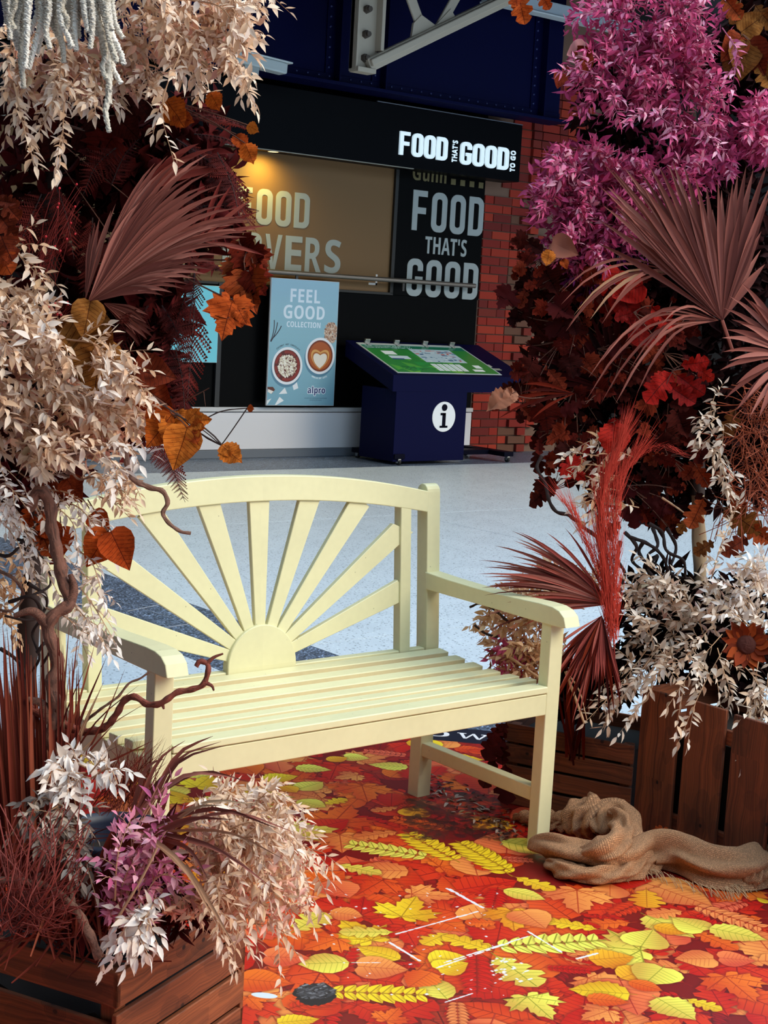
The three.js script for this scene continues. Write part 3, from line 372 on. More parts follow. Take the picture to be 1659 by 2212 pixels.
    // worn dirt by the rear leg
    for (let i = 0; i < 420; i++) { const p = A(1130 + r() * 520, 270 + r() * 240); x.fillStyle = `rgba(${50 + 50 * r()},${22 + 25 * r()},${18 + 12 * r()},${0.25 + 0.3 * r()})`; x.beginPath(); x.ellipse((p.x - X0) * k, (p.z - Z0) * k, 3 + 16 * r(), 3 + 10 * r(), r() * 3, 0, 7); x.fill(); }
    // torn patch
    const tc = A(665, 1305), tw = A(775, 1260), tx = A(560, 1330); x.fillStyle = '#1c1c20'; x.beginPath();
    for (let i = 0; i <= 40; i++) { const a = i / 40 * 6.283, q = 1 + 0.22 * nz(i * 0.9, 3); const p = A(665 + 108 * q * Math.cos(a), 1303 + 58 * q * Math.sin(a)); i ? x.lineTo((p.x - X0) * k, (p.z - Z0) * k) : x.moveTo((p.x - X0) * k, (p.z - Z0) * k); } x.fill();
    for (let i = 0; i < 160; i++) { const a = r() * 6.28, q = Math.sqrt(r()), p = A(655 + 95 * q * Math.cos(a), 1290 + 42 * q * Math.sin(a)); const g = 40 + 130 * r() * r(); x.fillStyle = `rgb(${g},${g},${g + 5})`; x.fillRect((p.x - X0) * k, (p.z - Z0) * k, 2 + 12 * r(), 1 + 4 * r()); }
    { const p = A(405, 1310), q = A(430, 1330); x.fillStyle = '#d8e2f0'; x.beginPath(); x.ellipse((p.x - X0) * k, (p.z - Z0) * k, 22, 10, 0.8, 0, 7); x.fill(); }
  });
  const cx = -0.18, cz = 0.35, R = 1.705, R2 = 1.87;
  const mt = thing('floor_mat', 'round floor mat printed with red, orange and yellow autumn leaves, under the bench', 'mat', [cx, 0, cz]);
  const disc = new THREE.CylinderGeometry(R, R, 0.0024, 96); disc.translate(0, 0.0013, 0); { const p = disc.attributes.position, uv = disc.attributes.uv; for (let i = 0; i < p.count; i++) uv.setXY(i, (p.getX(i) + cx - X0) / S, 1 - (p.getZ(i) + cz - Z0) / S); }
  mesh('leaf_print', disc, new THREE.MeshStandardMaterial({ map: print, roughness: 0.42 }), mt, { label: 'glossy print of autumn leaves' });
  const ring = new THREE.Shape(); ring.absarc(0, 0, R2, 0, Math.PI * 2); const hole = new THREE.Path(); hole.absarc(0, 0, R - 0.001, 0, Math.PI * 2); ring.holes.push(hole); const rg = new THREE.ExtrudeGeometry(ring, { depth: 0.0024, bevelEnabled: false, curveSegments: 96 }); rg.rotateX(-Math.PI / 2);
  mesh('border', rg, std('#0c0e24', 0.45), mt, { label: 'navy border band' });
  const letters = []; for (const [t, a, w, h] of [['w', 43.4, 0.105, 0.062], ['o', 47.2, 0.085, 0.062], ['f', 89, 0.06, 0.09], ['t', 92, 0.06, 0.085]]) { const g = typed(t, serif, w, h, 0.0008); g.translate(-w / 2, 0, 0); g.rotateX(-Math.PI / 2); g.translate(0, 0.0025, -(R + 0.045)); g.rotateY((a - 90) * Math.PI / 180); letters.push(g); }
  mesh('lettering', merge(letters), std('#eceaf0', 0.5), mt, { label: 'white letters on the border' });
}
// ---------------------------------------------------------------- wooden crates
const woodTex = [0, 1, 2].map(s => { const r = rng(60 + s); return canvasTex(512, 128, (x, w, h) => {
  x.fillStyle = ['#a8683f', '#9a5c38', '#b27248'][s]; x.fillRect(0, 0, w, h);
  for (let i = 0; i < 260; i++) { const y = r() * h, a = 0.05 + 0.16 * r(); x.strokeStyle = r() < 0.6 ? `rgba(45,20,12,${a})` : `rgba(190,120,85,${a})`; x.lineWidth = 0.5 + 1.6 * r(); x.beginPath(); x.moveTo(-5, y); for (let q = 0; q <= w; q += 32) x.lineTo(q, y + 5 * nz(q * 0.012 + s * 9, y * 0.03) * 2); x.stroke(); }
  for (let i = 0; i < 3; i++) { const a = r() * w, b = r() * h; for (let q = 12; q > 2; q -= 2) { x.strokeStyle = `rgba(40,18,10,0.35)`; x.lineWidth = 1.5; x.beginPath(); x.ellipse(a, b, q * 1.8, q, 0, 0, 7); x.stroke(); } x.fillStyle = '#2c140c'; x.beginPath(); x.ellipse(a, b, 5, 3, 0, 0, 7); x.fill(); }
  for (let i = 0; i < 14; i++) { x.fillStyle = `rgba(25,12,8,${0.06 + 0.1 * r()})`; x.beginPath(); x.ellipse(r() * w, r() * h, 20 + 60 * r(), 8 + 18 * r(), 0, 0, 7); x.fill(); }
}); });
const wood = woodTex.map(t => new THREE.MeshStandardMaterial({ map: t, roughness: 0.7, color: col('#d6bcae') })), woodDark = woodTex.map(t => new THREE.MeshStandardMaterial({ map: t, roughness: 0.78, color: col('#c6aa9a') }));
function plank(L, h, t, mats, k, seed = 1) {       // a slightly worn board, length along x
  const g = bx(L, h, t, 0, 0, 0, 0.0025), p = g.attributes.position, uv = g.attributes.uv, o = (seed * 0.37) % 1;
  for (let i = 0; i < p.count; i++) { uv.setXY(i, p.getX(i) * 1.9 + o, (p.getY(i) + p.getZ(i)) * 6 + o * 3); p.setY(i, p.getY(i) + 0.0018 * nz(p.getX(i) * 14 + seed, seed)); }
  return [g, mats[k % mats.length]];
}
{
  const c0 = onY(255, 2105, 0.28), turn = Math.atan2(0.41, 0.912);
  const c = thing('wooden_crate', 'brown slatted wooden crate planted with dried stems, at the lower left corner', 'crate', [c0.x, 0, c0.z], 'planted wooden crates', turn);
  const Lr = 0.392, Ll = 0.52; let s = 3;
  const put = (name, L, h, t, x, y, z, ry, rx = 0) => { const m = mesh(name, ...plank(L, h, t, wood, s, s++), c); m.position.set(x, y, z); m.rotation.set(rx, ry, 0); return m; };
  for (let i = 0; i < 4; i++) put('slat', Lr, 0.061, 0.011, Lr / 2, 0.2495 - i * 0.0705, -0.0055, 0);
  for (const [i, y] of [0.2495, 0.158, 0.066].entries()) { put('slat', Ll, 0.061, 0.011, 0.0055, y, -Ll / 2, Math.PI / 2); put('slat', Ll, 0.061, 0.011, Lr - 0.0055, y, -Ll / 2, Math.PI / 2); put('slat', Lr, 0.061, 0.011, Lr / 2, y, -Ll + 0.0055, 0); }
  for (const x of [0.03, Lr - 0.03]) for (const z of [-0.03, -Ll + 0.03]) put('corner_post', 0.27, 0.03, 0.03, x, 0.14, z, 0).rotation.z = Math.PI / 2;
  mesh('planting_foam', (() => { const g = new THREE.BoxGeometry(Lr - 0.03, 0.17, Ll - 0.03, 10, 2, 12); const p = g.attributes.position; for (let i = 0; i < p.count; i++) p.setY(i, p.getY(i) + 0.1 + 0.03 * nz(p.getX(i) * 20, p.getZ(i) * 20)); g.translate(Lr / 2, 0, -Ll / 2); g.computeVertexNormals(); return g; })(), std('#1d1210', 0.95), c);
}
{
  const c = thing('wooden_crate', 'brown wooden crate with upright slats, at right beside the burlap', 'crate', [0.9, 0, 0.01], 'planted wooden crates');
  let s = 11; const put = (name, L, h, t, x, y, z, rz, ry) => { const m = mesh(name, ...plank(L, h, t, woodDark, s, s++), c); m.position.set(x, y, z); m.rotation.set(0, ry, rz, 'YXZ'); return m; };
  for (let i = 0; i < 5; i++) put('slat', 0.4, 0.128, 0.012, 0.006, 0.2 + (i % 2) * 0.004, 0.072 + i * 0.1525, Math.PI / 2, Math.PI / 2);
  for (const y of [0.06, 0.33]) { put('batten', 0.74, 0.04, 0.015, 0.02, y, 0.38, 0, Math.PI / 2); put('batten', 0.74, 0.04, 0.015, 0.33, y, 0.38, 0, Math.PI / 2); }
  for (const y of [0.05, 0.16, 0.27, 0.36]) { put('end_board', 0.34, 0.08, 0.012, 0.185, y, 0.012, 0, 0); put('end_board', 0.34, 0.08, 0.012, 0.185, y, 0.75, 0, 0); }
  for (let i = 0; i < 5; i++) put('slat', 0.4, 0.128, 0.012, 0.35, 0.2, 0.072 + i * 0.1525, Math.PI / 2, Math.PI / 2);
  mesh('planting_foam', box3(0.04, 0.325, 0.02, 0.3, 0.03, 0.73), std('#120c0a', 0.95), c);
  const d = thing('wooden_crate', 'brown wooden crate with horizontal slats, behind the right front leg of the bench', 'crate', [0.735, 0, -0.335], 'planted wooden crates', -Math.atan2(0.335, 0.15));
  for (let i = 0; i < 4; i++) { const m = mesh('slat', ...plank(0.38, 0.052, 0.011, woodDark, s, s++), d); m.position.set(0.19, 0.03 + i * 0.06, -0.0055); const n = mesh('slat', ...plank(0.3, 0.052, 0.011, woodDark, s, s++), d); n.position.set(0.0055, 0.03 + i * 0.06, -0.16); n.rotation.y = Math.PI / 2; const q = mesh('slat', ...plank(0.38, 0.052, 0.011, woodDark, s, s++), d); q.position.set(0.19, 0.03 + i * 0.06, -0.31); }
  for (const x of [0.025, 0.355]) for (const z of [-0.03, -0.28]) { const m = mesh('corner_post', ...plank(0.23, 0.028, 0.028, woodDark, s, s++), d); m.position.set(x, 0.117, z); m.rotation.z = Math.PI / 2; }
  mesh('planting_foam', box3(0.02, 0.36, 0.01, 0.2, -0.29, -0.02), std('#120c0a', 0.95), d);
}
// ---------------------------------------------------------------- burlap on the floor
{
  const weave = canvasTex(256, 256, (x, w, h) => { const r = rng(8); x.fillStyle = '#8a6a54'; x.fillRect(0, 0, w, h); for (let i = 0; i < 32; i++) for (let j = 0; j < 32; j++) { const b = 180 + 60 * r(); x.fillStyle = `rgb(${b},${b * 0.8},${b * 0.62})`; if ((i + j) & 1) x.fillRect(i * 8 + 0.5, j * 8 + 2, 8, 4.5); else x.fillRect(i * 8 + 2, j * 8 + 0.5, 4.5, 8); } });
  const bmap = canvasTex(256, 256, (x, w, h) => { x.fillStyle = '#222'; x.fillRect(0, 0, w, h); for (let i = 0; i < 32; i++) for (let j = 0; j < 32; j++) { x.fillStyle = '#ddd'; if ((i + j) & 1) x.fillRect(i * 8 + 0.5, j * 8 + 2, 8, 4.5); else x.fillRect(i * 8 + 2, j * 8 + 0.5, 4.5, 8); } }, { data: true });
  const bm = new THREE.MeshStandardMaterial({ map: weave, bumpMap: bmap, bumpScale: 0.0012, roughness: 0.95, color: col('#f6e2d0'), side: THREE.DoubleSide });
  const bl = thing('burlap_cloth', 'crumpled brown burlap cloth with frayed edge, on the mat before the crates', 'cloth', onY(1300, 1850).toArray());
  const o = bl.position, L = (px, py, h) => onY(px, py, h).sub(o);
  const roll = (pts, rad, seed, squash = 0.8) => {       // a limp roll of cloth with folds along it
    const c = new THREE.CatmullRomCurve3(pts, false, 'centripetal'), len = c.getLength(), g = tube(pts, (t, i) => (a) => { const e = Math.min(1, t * 6, (1 - t) * 8) ** 0.5; return rad * (0.15 + 0.85 * e) * (1 + 0.3 * Math.sin(a * 2 + seed + t * 5) + 0.2 * Math.sin(a * 5 + t * 9 * seed) + 0.06 * Math.sin(a * 9 - t * 14) + 0.4 * nz(t * 7 + seed, Math.cos(a) * 1.3, Math.sin(a) * 1.3)); }, 40, 90);
    const p = g.attributes.position, uv = g.attributes.uv; for (let i = 0; i < p.count; i++) { uv.setXY(i, uv.getX(i) * rad * 6.28 * 13, uv.getY(i) / 4 * len * 13); const y = p.getY(i); if (y < 0.006) p.setY(i, 0.004 + Math.max(-0.02, y) * 0.1 + 0.002); }
    g.computeVertexNormals(); return g;
  };
  mesh('fold', roll([L(1145, 1822, 0.03), L(1190, 1828, 0.042), L(1260, 1850, 0.04), L(1330, 1862, 0.036), L(1400, 1838, 0.045), L(1470, 1850, 0.042), L(1540, 1880, 0.034), L(1610, 1890, 0.03), L(1700, 1850, 0.03)], 0.047, 1.7), bm, bl);
  mesh('fold', roll([L(1180, 1860, 0.02), L(1250, 1888, 0.022), L(1340, 1890, 0.02), L(1400, 1862, 0.03), L(1440, 1850, 0.03)], 0.026, 4.1), bm, bl);
  mesh('fold', roll([L(1250, 1848, 0.05), L(1310, 1842, 0.075), L(1350, 1812, 0.085), L(1352, 1775, 0.105), L(1330, 1755, 0.115), L(1305, 1768, 0.1), L(1290, 1800, 0.07)], 0.034, 2.6), bm, bl);
  mesh('fold', roll([L(1240, 1800, 0.03), L(1255, 1775, 0.07), L(1285, 1757, 0.10), L(1310, 1765, 0.08), L(1330, 1800, 0.05)], 0.04, 3.3), bm, bl);
  mesh('fold', roll([L(1110, 1765, 0.01), L(1170, 1775, 0.02), L(1230, 1778, 0.03), L(1270, 1790, 0.03)], 0.022, 5.2), bm, bl);
  mesh('fold', roll([L(1600, 1905, 0.02), L(1650, 1890, 0.03), L(1720, 1865, 0.035)], 0.03, 6.4), bm, bl);
  const r = rng(19), fr = []; const edge = [[1330, 1893], [1400, 1890], [1480, 1915], [1560, 1930], [1600, 1915], [1640, 1870], [1659, 1835]].map(q => L(q[0], q[1] - 14, 0.02)), ec = new THREE.CatmullRomCurve3(edge);
  for (let i = 0; i < 150; i++) { const p = ec.getPoint(Math.pow(r(), 0.7)), d = V((r() - 0.5) * 0.03 - 0.012, -0.012, 0.022 + 0.03 * r()); p.x += (r() - 0.5) * 0.012; const e = p.clone().add(d); e.y = 0.004; p.y = Math.max(p.y, 0.014); fr.push(tube([p, p.clone().lerp(e, 0.5).add(V(0, 0.004, 0)), e], 0.0009, 3, 3)); }
  mesh('fringe', merge(fr), std('#b58e68', 0.95), bl, { kind: 'stuff' });
}
// ================================================================ plants of the floral arch
const leafM = (list, rough = 0.75, tr = 0) => list.map(c => tr ? new THREE.MeshPhysicalMaterial({ color: col(c), roughness: 0.95, transmission: tr, thickness: 0, side: THREE.DoubleSide, specularIntensity: 0.3 }) : new THREE.MeshPhysicalMaterial({ color: col(c), roughness: Math.min(1, rough + 0.15), specularIntensity: 0.25, side: THREE.DoubleSide }));
const veins = canvasTex(256, 256, (x, w, h) => { const r = rng(3); x.fillStyle = '#e8e8e8'; x.fillRect(0, 0, w, h); for (let i = 0; i < 130; i++) { const g = 150 + 105 * r(); x.fillStyle = `rgba(${g},${g * 0.92},${g * 0.8},0.35)`; x.beginPath(); x.ellipse(r() * w, r() * h, 4 + 24 * r(), 3 + 12 * r(), r() * 3, 0, 7); x.fill(); } x.strokeStyle = 'rgba(70,30,20,0.75)'; x.lineWidth = 3; x.beginPath(); x.moveTo(0, h / 2); x.lineTo(w, h / 2); x.stroke(); x.lineWidth = 1.5; for (let i = 0; i < 9; i++) for (const s of [-1, 1]) { x.beginPath(); x.moveTo(i * 26, h / 2); x.quadraticCurveTo(i * 26 + 30, h / 2 + s * 45, i * 26 + 70, h / 2 + s * 110); x.stroke(); } for (let i = 0; i < 40; i++) { x.fillStyle = 'rgba(60,25,15,0.6)'; x.fillRect(r() * w, r() * h, 3, 3); } });
const broadM = (list) => list.forEach(m => { m.map = veins; });
const PM = {
  cream: leafM(['#f0d6bf', '#e6c4a6', '#f6e2d2', '#dcb392'], 0.7, 0.25), white: leafM(['#f4e9e2', '#ecdcd2', '#fbf3ee', '#e2cfc2'], 0.7, 0.25), beige: leafM(['#e8c09a', '#daac86', '#f2d4b0', '#c89a72'], 0.7, 0.2),
  dusty: leafM(['#e6d2c0', '#d4bca6', '#f0e0d2', '#bca48e'], 0.7, 0.2), grey: leafM(['#9c8a7e', '#85736a', '#ae9e92', '#77665c'], 0.8),
  pink: leafM(['#d65c88', '#e68cac', '#be4a76', '#f0b0c4', '#ca5280'], 0.65, 0.2), palepink: leafM(['#dc88a2', '#eab0c0', '#c66c90', '#ba5a84'], 0.65, 0.2), violet: leafM(['#6e2460', '#8a2f70', '#5a1c50'], 0.7),
  burg: leafM(['#33090a', '#240607', '#451010', '#3b0b0c'], 0.85), dark: leafM(['#1f0505', '#160404', '#2c0909'], 0.9), fern: leafM(['#481410', '#380e0c', '#561a16'], 0.85),
  oak: leafM(['#5a140b', '#420e08', '#6e1e0e', '#7c2c18', '#360a07'], 0.8), red: leafM(['#b3180e', '#94120c', '#c8281a'], 0.55), rust: leafM(['#8d3514', '#a5461a', '#70270f'], 0.6), orange: leafM(['#d4651a', '#c4531a', '#dd7a28'], 0.55, 0.2), redor: leafM(['#d05a1e', '#c04c18'], 0.55, 0.2), brown: leafM(['#7d4a1c', '#8f5a26', '#6b3c16'], 0.7),
  palm: leafM(['#925449', '#7e463d', '#a26458', '#6c3932'], 0.7), palmred: leafM(['#94423a', '#7e302a', '#a25246'], 0.6), reed: leafM(['#66261c', '#7a3224', '#501812', '#8a4430'], 0.6), straw: leafM(['#c09a7a', '#a87c60'], 0.7),
};
for (const k of ['oak', 'red', 'rust', 'orange', 'redor', 'brown']) broadM(PM[k]);
const SM = { cream: std('#b98f6f', 0.8), bark: std('#6a4438', 0.8), barkDark: std('#2a1815', 0.85), barkGrey: std('#7d5c50', 0.8), barkRed: std('#7a3a2c', 0.75), red: std('#7e1a14', 0.7), dark: std('#2a0f0e', 0.8), tan: std('#c39b78', 0.8) };
const barkTex = canvasTex(128, 256, (x, w, h) => { const r = rng(12); x.fillStyle = '#b8b0a8'; x.fillRect(0, 0, w, h); for (let i = 0; i < 420; i++) { const g = 90 + 150 * r(); x.fillStyle = `rgba(${g},${g * 0.94},${g * 0.88},0.4)`; x.fillRect(r() * w, r() * h, 2 + 8 * r(), 4 + 26 * r()); } for (let i = 0; i < 60; i++) { x.fillStyle = 'rgba(235,225,210,0.7)'; x.fillRect(r() * w, r() * h, 3 + 3 * r(), 2); } });
for (const k of ['bark', 'barkGrey', 'barkRed']) { SM[k].map = barkTex; SM[k].bumpMap = barkTex; SM[k].bumpScale = 0.002; SM[k].color.multiplyScalar(2.4); }
const D2 = Math.PI * 2;
// strip leaf: pointed oval folded on its midrib and bent back, along +x, length 1
function ovalLeaf(w, fold, bend, twist = 0) {
  const T = [0, 0.16, 0.38, 0.62, 0.84, 1], Wd = [0.02, 0.62, 1, 0.78, 0.32, 0], pos = [], idx = [];
  T.forEach((t, i) => { const hw = w * 0.5 * Wd[i], y = -bend * t * t, a = twist * t; for (const s of [-1, 0, 1]) pos.push(t, y + Math.abs(s) * fold * hw + s * hw * Math.sin(a), s * hw * Math.cos(a)); });
  for (let i = 0; i < T.length - 1; i++) for (let j = 0; j < 2; j++) { const a = i * 3 + j, b = a + 3; idx.push(a, b, a + 1, a + 1, b, b + 1); }
  const g = new THREE.BufferGeometry(); g.setAttribute('position', new THREE.Float32BufferAttribute(pos, 3)); g.setIndex(idx); g.computeVertexNormals(); return g;
}
const RUS = [ovalLeaf(0.36, 0.4, 0.12), ovalLeaf(0.42, 0.55, 0.25, 0.4), ovalLeaf(0.32, 0.4, -0.12, -0.5), ovalLeaf(0.44, 0.3, 0.3)];
const PETAL = [ovalLeaf(0.55, 0.3, 0.05), ovalLeaf(0.6, 0.2, -0.15, 0.3)];
const THIN = [ovalLeaf(0.26, 0.35, 0.12), ovalLeaf(0.3, 0.5, 0.25, 0.4), ovalLeaf(0.24, 0.4, -0.1, -0.5)];
// broad leaf from a half outline, cupped and wavy
function broadLeaf(type, cup, seed, wide = 1) {
  const out = LEAFSHAPE[type], pts = [], pos = [], idx = [], uv = [];
  for (let i = 0; i < out.length - 1; i++) { pts.push(out[i]); if (Math.hypot(out[i + 1][0] - out[i][0], out[i + 1][1] - out[i][1]) > 0.12) pts.push([(out[i][0] + out[i + 1][0]) / 2, (out[i][1] + out[i + 1][1]) / 2]); } pts.push(out[out.length - 1]);
  for (const s of [1, -1]) {
    const o = pos.length / 3;
    pts.forEach(([u, y]) => { const m = Math.max(0, Math.min(1, u)); for (const f of [0, 0.5, 1]) { const X = m + (u - m) * f, Z = s * y * wide * f; uv.push(X, 0.5 + Z * 0.8); pos.push(X, cup * (Z * Z * 1.6 + (X - 0.4) ** 2 * -0.7) + 0.16 * nz(X * 2.6 + seed, Z * 3.1, seed) + 0.05 * f * Math.abs(nz(X * 8 + seed * 2, Z * 8)) + Math.abs(Z) * 0.18, Z); } });
    for (let i = 0; i < pts.length - 1; i++) for (let j = 0; j < 2; j++) { const a = o + i * 3 + j, b = a + 3; s > 0 ? idx.push(a, a + 1, b, a + 1, b + 1, b) : idx.push(a, b, a + 1, a + 1, b, b + 1); }
  }
  const g = new THREE.BufferGeometry(); g.setAttribute('position', new THREE.Float32BufferAttribute(pos, 3)); g.setAttribute('uv', new THREE.Float32BufferAttribute(uv, 2)); g.setIndex(idx); g.computeVertexNormals(); return g;
}
const OAK = [0, 1, 2].map(i => broadLeaf('oak', 0.35 - i * 0.3, 3 + i * 5, 1.25)), MAPLE = [0, 1, 2].map(i => broadLeaf('maple', 0.3 - i * 0.35, 2 + i * 4)), HEART = [0, 1].map(i => broadLeaf('heart', 0.2 - i * 0.3, 7 + i * 3)), BIRCH = [0, 1].map(i => broadLeaf('birch', 0.3 - 0.5 * i, 9 + i * 2, 1.2));
const qx = V(1, 0, 0), mt4 = new THREE.Matrix4();
function aim(m, dir, up, s) { const x = dir.clone().normalize(), z = x.clone().cross(up).normalize(); if (z.lengthSq() < 0.5) z.set(0, 0, 1).cross(x).normalize(); const y = z.clone().cross(x); mt4.makeBasis(x, y, z); m.quaternion.setFromRotationMatrix(mt4); m.scale.setScalar(s); return m; }
const leafMesh = (g, geo, mat, p, dir, up, s, name = 'leaf') => { const m = aim(mesh(name, geo, mat, g), dir, up, s); m.position.copy(p); return m; };
const Pd = (list, d0, d1) => list.map(([x, y, d], i) => at(x, y, d ?? (d0 + (d1 - d0) * i / (list.length - 1))));
const R0 = rng(4242);
const rv = () => V(R0() - 0.5, R0() - 0.5, R0() - 0.5);
// a leafy branch: stem, side twigs and single leaves
function branch(pts, o) {
  const g = thing(o.name || 'ruscus_branch', o.label, o.cat || 'branch', pts[0].toArray(), o.group), q = pts.map(p => p.clone().sub(pts[0]));
  const geos = o.geos || RUS, mats = o.mats, L = o.L || 0.026, stems = [], put = (curve, n, t0, sc) => {
    for (let i = 0; i < n; i++) {
      const t = t0 + (1 - t0) * (i + 0.5 * R0()) / n, p = curve.getPointAt(Math.min(1, t)), T = curve.getTangentAt(Math.min(1, t));
      const side = T.clone().cross(rv()).normalize(), dir = T.clone().multiplyScalar(0.3 + 0.4 * t + 0.3 * R0()).add(side.multiplyScalar(0.85 + 0.3 * R0())).add(V(0, -(o.droop ?? 0.15), 0));
      leafMesh(g, geos[Math.floor(R0() * geos.length)], mats[Math.floor(R0() * mats.length)], p, dir, rv().add(V(0, 0.7, 0.35)), L * sc * (0.72 + 0.5 * R0()));
    }
    leafMesh(g, geos[0], mats[0], curve.getPointAt(1), curve.getTangentAt(1), rv().add(V(0, 0.5, 0.5)), L * sc);
  };
  const main = new THREE.CatmullRomCurve3(q, false, 'centripetal'), len = main.getLength(), r = o.r || 0.0016;
  stems.push(tube(q, t => r * (1.1 - 0.7 * t), 4, Math.max(5, q.length * 3)));
  put(main, o.n || 16, o.t0 ?? 0.15, 1);
  for (let k = 0; k < (o.twigs ?? 3); k++) {
    const t = 0.15 + 0.6 * (k + R0() * 0.6) / (o.twigs ?? 3), p = main.getPointAt(t), T = main.getTangentAt(t), e = p.clone().add(T.multiplyScalar(len * 0.3 * (0.6 + 0.5 * R0()))).add(rv().multiplyScalar(len * 0.55)).add(V(0, -(o.droop ?? 0.15) * len * 0.3, 0));
    const c = [p, p.clone().lerp(e, 0.5).add(V(0, 0.05 * len, 0)), e]; stems.push(tube(c, t => r * 0.6 * (1.05 - 0.6 * t), 3, 4)); put(new THREE.CatmullRomCurve3(c), Math.round((o.n || 16) * 0.42), 0.1, 0.85);
  }
  mesh('stem', merge(stems), o.stem || SM.cream, g); return g;
}
// many branches whose tips are read off the photograph; each starts inside the plant
const ORD = ['leftmost', 'second from the left', 'third from the left', 'fourth from the left', 'fifth from the left', 'sixth from the left', 'seventh from the left', 'eighth from the left', 'ninth from the left', 'tenth from the left', 'eleventh from the left', 'twelfth from the left', 'thirteenth from the left', 'fourteenth from the left', 'fifteenth from the left'];
// each label says where the tip is: its tier in the cluster and its place along that tier
function ranked(list) {
  const n = list.length, tiers = n > 60 ? 7 : n > 24 ? 4 : n > 9 ? 3 : n > 5 ? 2 : 1, nm = { 1: ['tip'], 2: ['upper tips', 'lower tips'], 3: ['upper tips', 'middle tips', 'lower tips'], 4: ['topmost tips', 'upper tips', 'lower tips', 'lowest tips'], 7: ['topmost tips', 'high tips', 'upper tips', 'middle tips', 'lower tips', 'low tips', 'lowest tips'] }[tiers];
  const order = list.map((t, i) => i).sort((a, b) => list[a][1] - list[b][1]), out = [];
  for (let k = 0; k < tiers; k++) order.slice(Math.round(k * n / tiers), Math.round((k + 1) * n / tiers)).sort((a, b) => list[a][0] - list[b][0]).forEach((i, r) => out[i] = ORD[r] + (nm[k] === 'tip' ? '' : ' of the ' + nm[k]));
  return out;
}
// many branches whose tips are read off the photograph; each starts inside the plant
function tips(list, from, d0, d1, o) {
  const rank = ranked(list);
  list.forEach(([x, y, dd], i) => { const d = typeof dd === 'number' && dd > 1 ? dd : d0 + (d1 - d0) * R0(), [fx, fy] = from(x, y), s = at(fx, fy, d + 0.05), e = at(x, y, d), m = s.clone().lerp(e, 0.5).add(rv().multiplyScalar(0.03)).add(V(0, o.arch ?? 0.02, 0)); branch([s, m, e], { ...o, label: (o.short || o.label) + ', ' + rank[i] }); });
}
// fern frond
const PINNA = [0, 1].map(k => { const pos = [], idx = [], n = 9; for (let i = 0; i <= n; i++) { const t = i / n, w = 0.2 * (1 - t) + 0.015; for (const s of [-1, 1]) { pos.push(t, 0.02 * s * k, 0, t + 0.07, -0.12 * t * t, s * w * (i % 1 ? 1 : 1), t + 0.05, -0.1 * t * t, s * w * 0.25); } } for (let i = 0; i < n; i++) for (let s = 0; s < 2; s++) { const a = i * 6 + s * 3, b = a + 6; idx.push(a, a + 1, b, a, b, a + 2); } idx.push(0, n * 6, 3); for (let i = 0; i < n; i++) idx.push(i * 6, i * 6 + 6, i * 6 + 2, i * 6, i * 6 + 6, i * 6 + 5); const g = new THREE.BufferGeometry(); g.setAttribute('position', new THREE.Float32BufferAttribute(pos, 3)); g.setIndex(idx); g.computeVertexNormals(); return g; });
function fern(pts, o) {
  const g = thing('fern_frond', o.label, 'fern', pts[0].toArray(), o.group), q = pts.map(p => p.clone().sub(pts[0])), c = new THREE.CatmullRomCurve3(q), len = c.getLength(), n = o.n || 15, up = (o.up || V(0.3, 0.6, 0.8)).clone();
  mesh('stem', tube(q, t => 0.0015 * (1.1 - 0.8 * t), 4, 10), SM.dark, g);
  for (let i = 0; i < n; i++) for (const s of [-1, 1]) { const t = 0.06 + 0.92 * i / n, p = c.getPointAt(t), T = c.getTangentAt(t), side = T.clone().cross(up).normalize().multiplyScalar(s), l = len * (o.w || 0.3) * Math.pow(1 - t, 0.75) * (0.3 + 0.7 * Math.min(1, t * 5)) + 0.006; leafMesh(g, PINNA[i & 1], o.mats[Math.floor(R0() * o.mats.length)], p, side.add(T.multiplyScalar(0.45 + 0.2 * R0())).add(V(0, -0.15, 0)).add(rv().multiplyScalar(0.15)), up, l, 'leaflet'); }
  return g;
}
// narrow blade through points, folded along the middle
function blade(pts, w, prof, up, n = 10) {
  const c = new THREE.CatmullRomCurve3(pts), pos = [], idx = [];
  for (let i = 0; i <= n; i++) { const t = i / n, p = c.getPointAt(t), T = c.getTangentAt(t), s = T.clone().cross(up).normalize(), u = s.clone().cross(T), hw = w * prof(t) / 2; for (const k of [-1, 0, 1]) pos.push(p.x + s.x * hw * k + u.x * hw * 0.55 * Math.abs(k), p.y + s.y * hw * k + u.y * hw * 0.55 * Math.abs(k), p.z + s.z * hw * k + u.z * hw * 0.55 * Math.abs(k)); }
  for (let i = 0; i < n; i++) for (let j = 0; j < 2; j++) { const a = i * 3 + j, b = a + 3; idx.push(a, b, a + 1, a + 1, b, b + 1); }
  const g = new THREE.BufferGeometry(); g.setAttribute('position', new THREE.Float32BufferAttribute(pos, 3)); g.setIndex(idx); g.computeVertexNormals(); return g;
}
const fanProf = t => t < 0.6 ? 0.12 + 0.88 * t / 0.6 : Math.max(0.02, Math.pow((1 - t) / 0.4, 0.8)), grassProf = t => 0.5 + 0.5 * Math.min(1, t * 4) - Math.pow(t, 2.2) * 0.95;
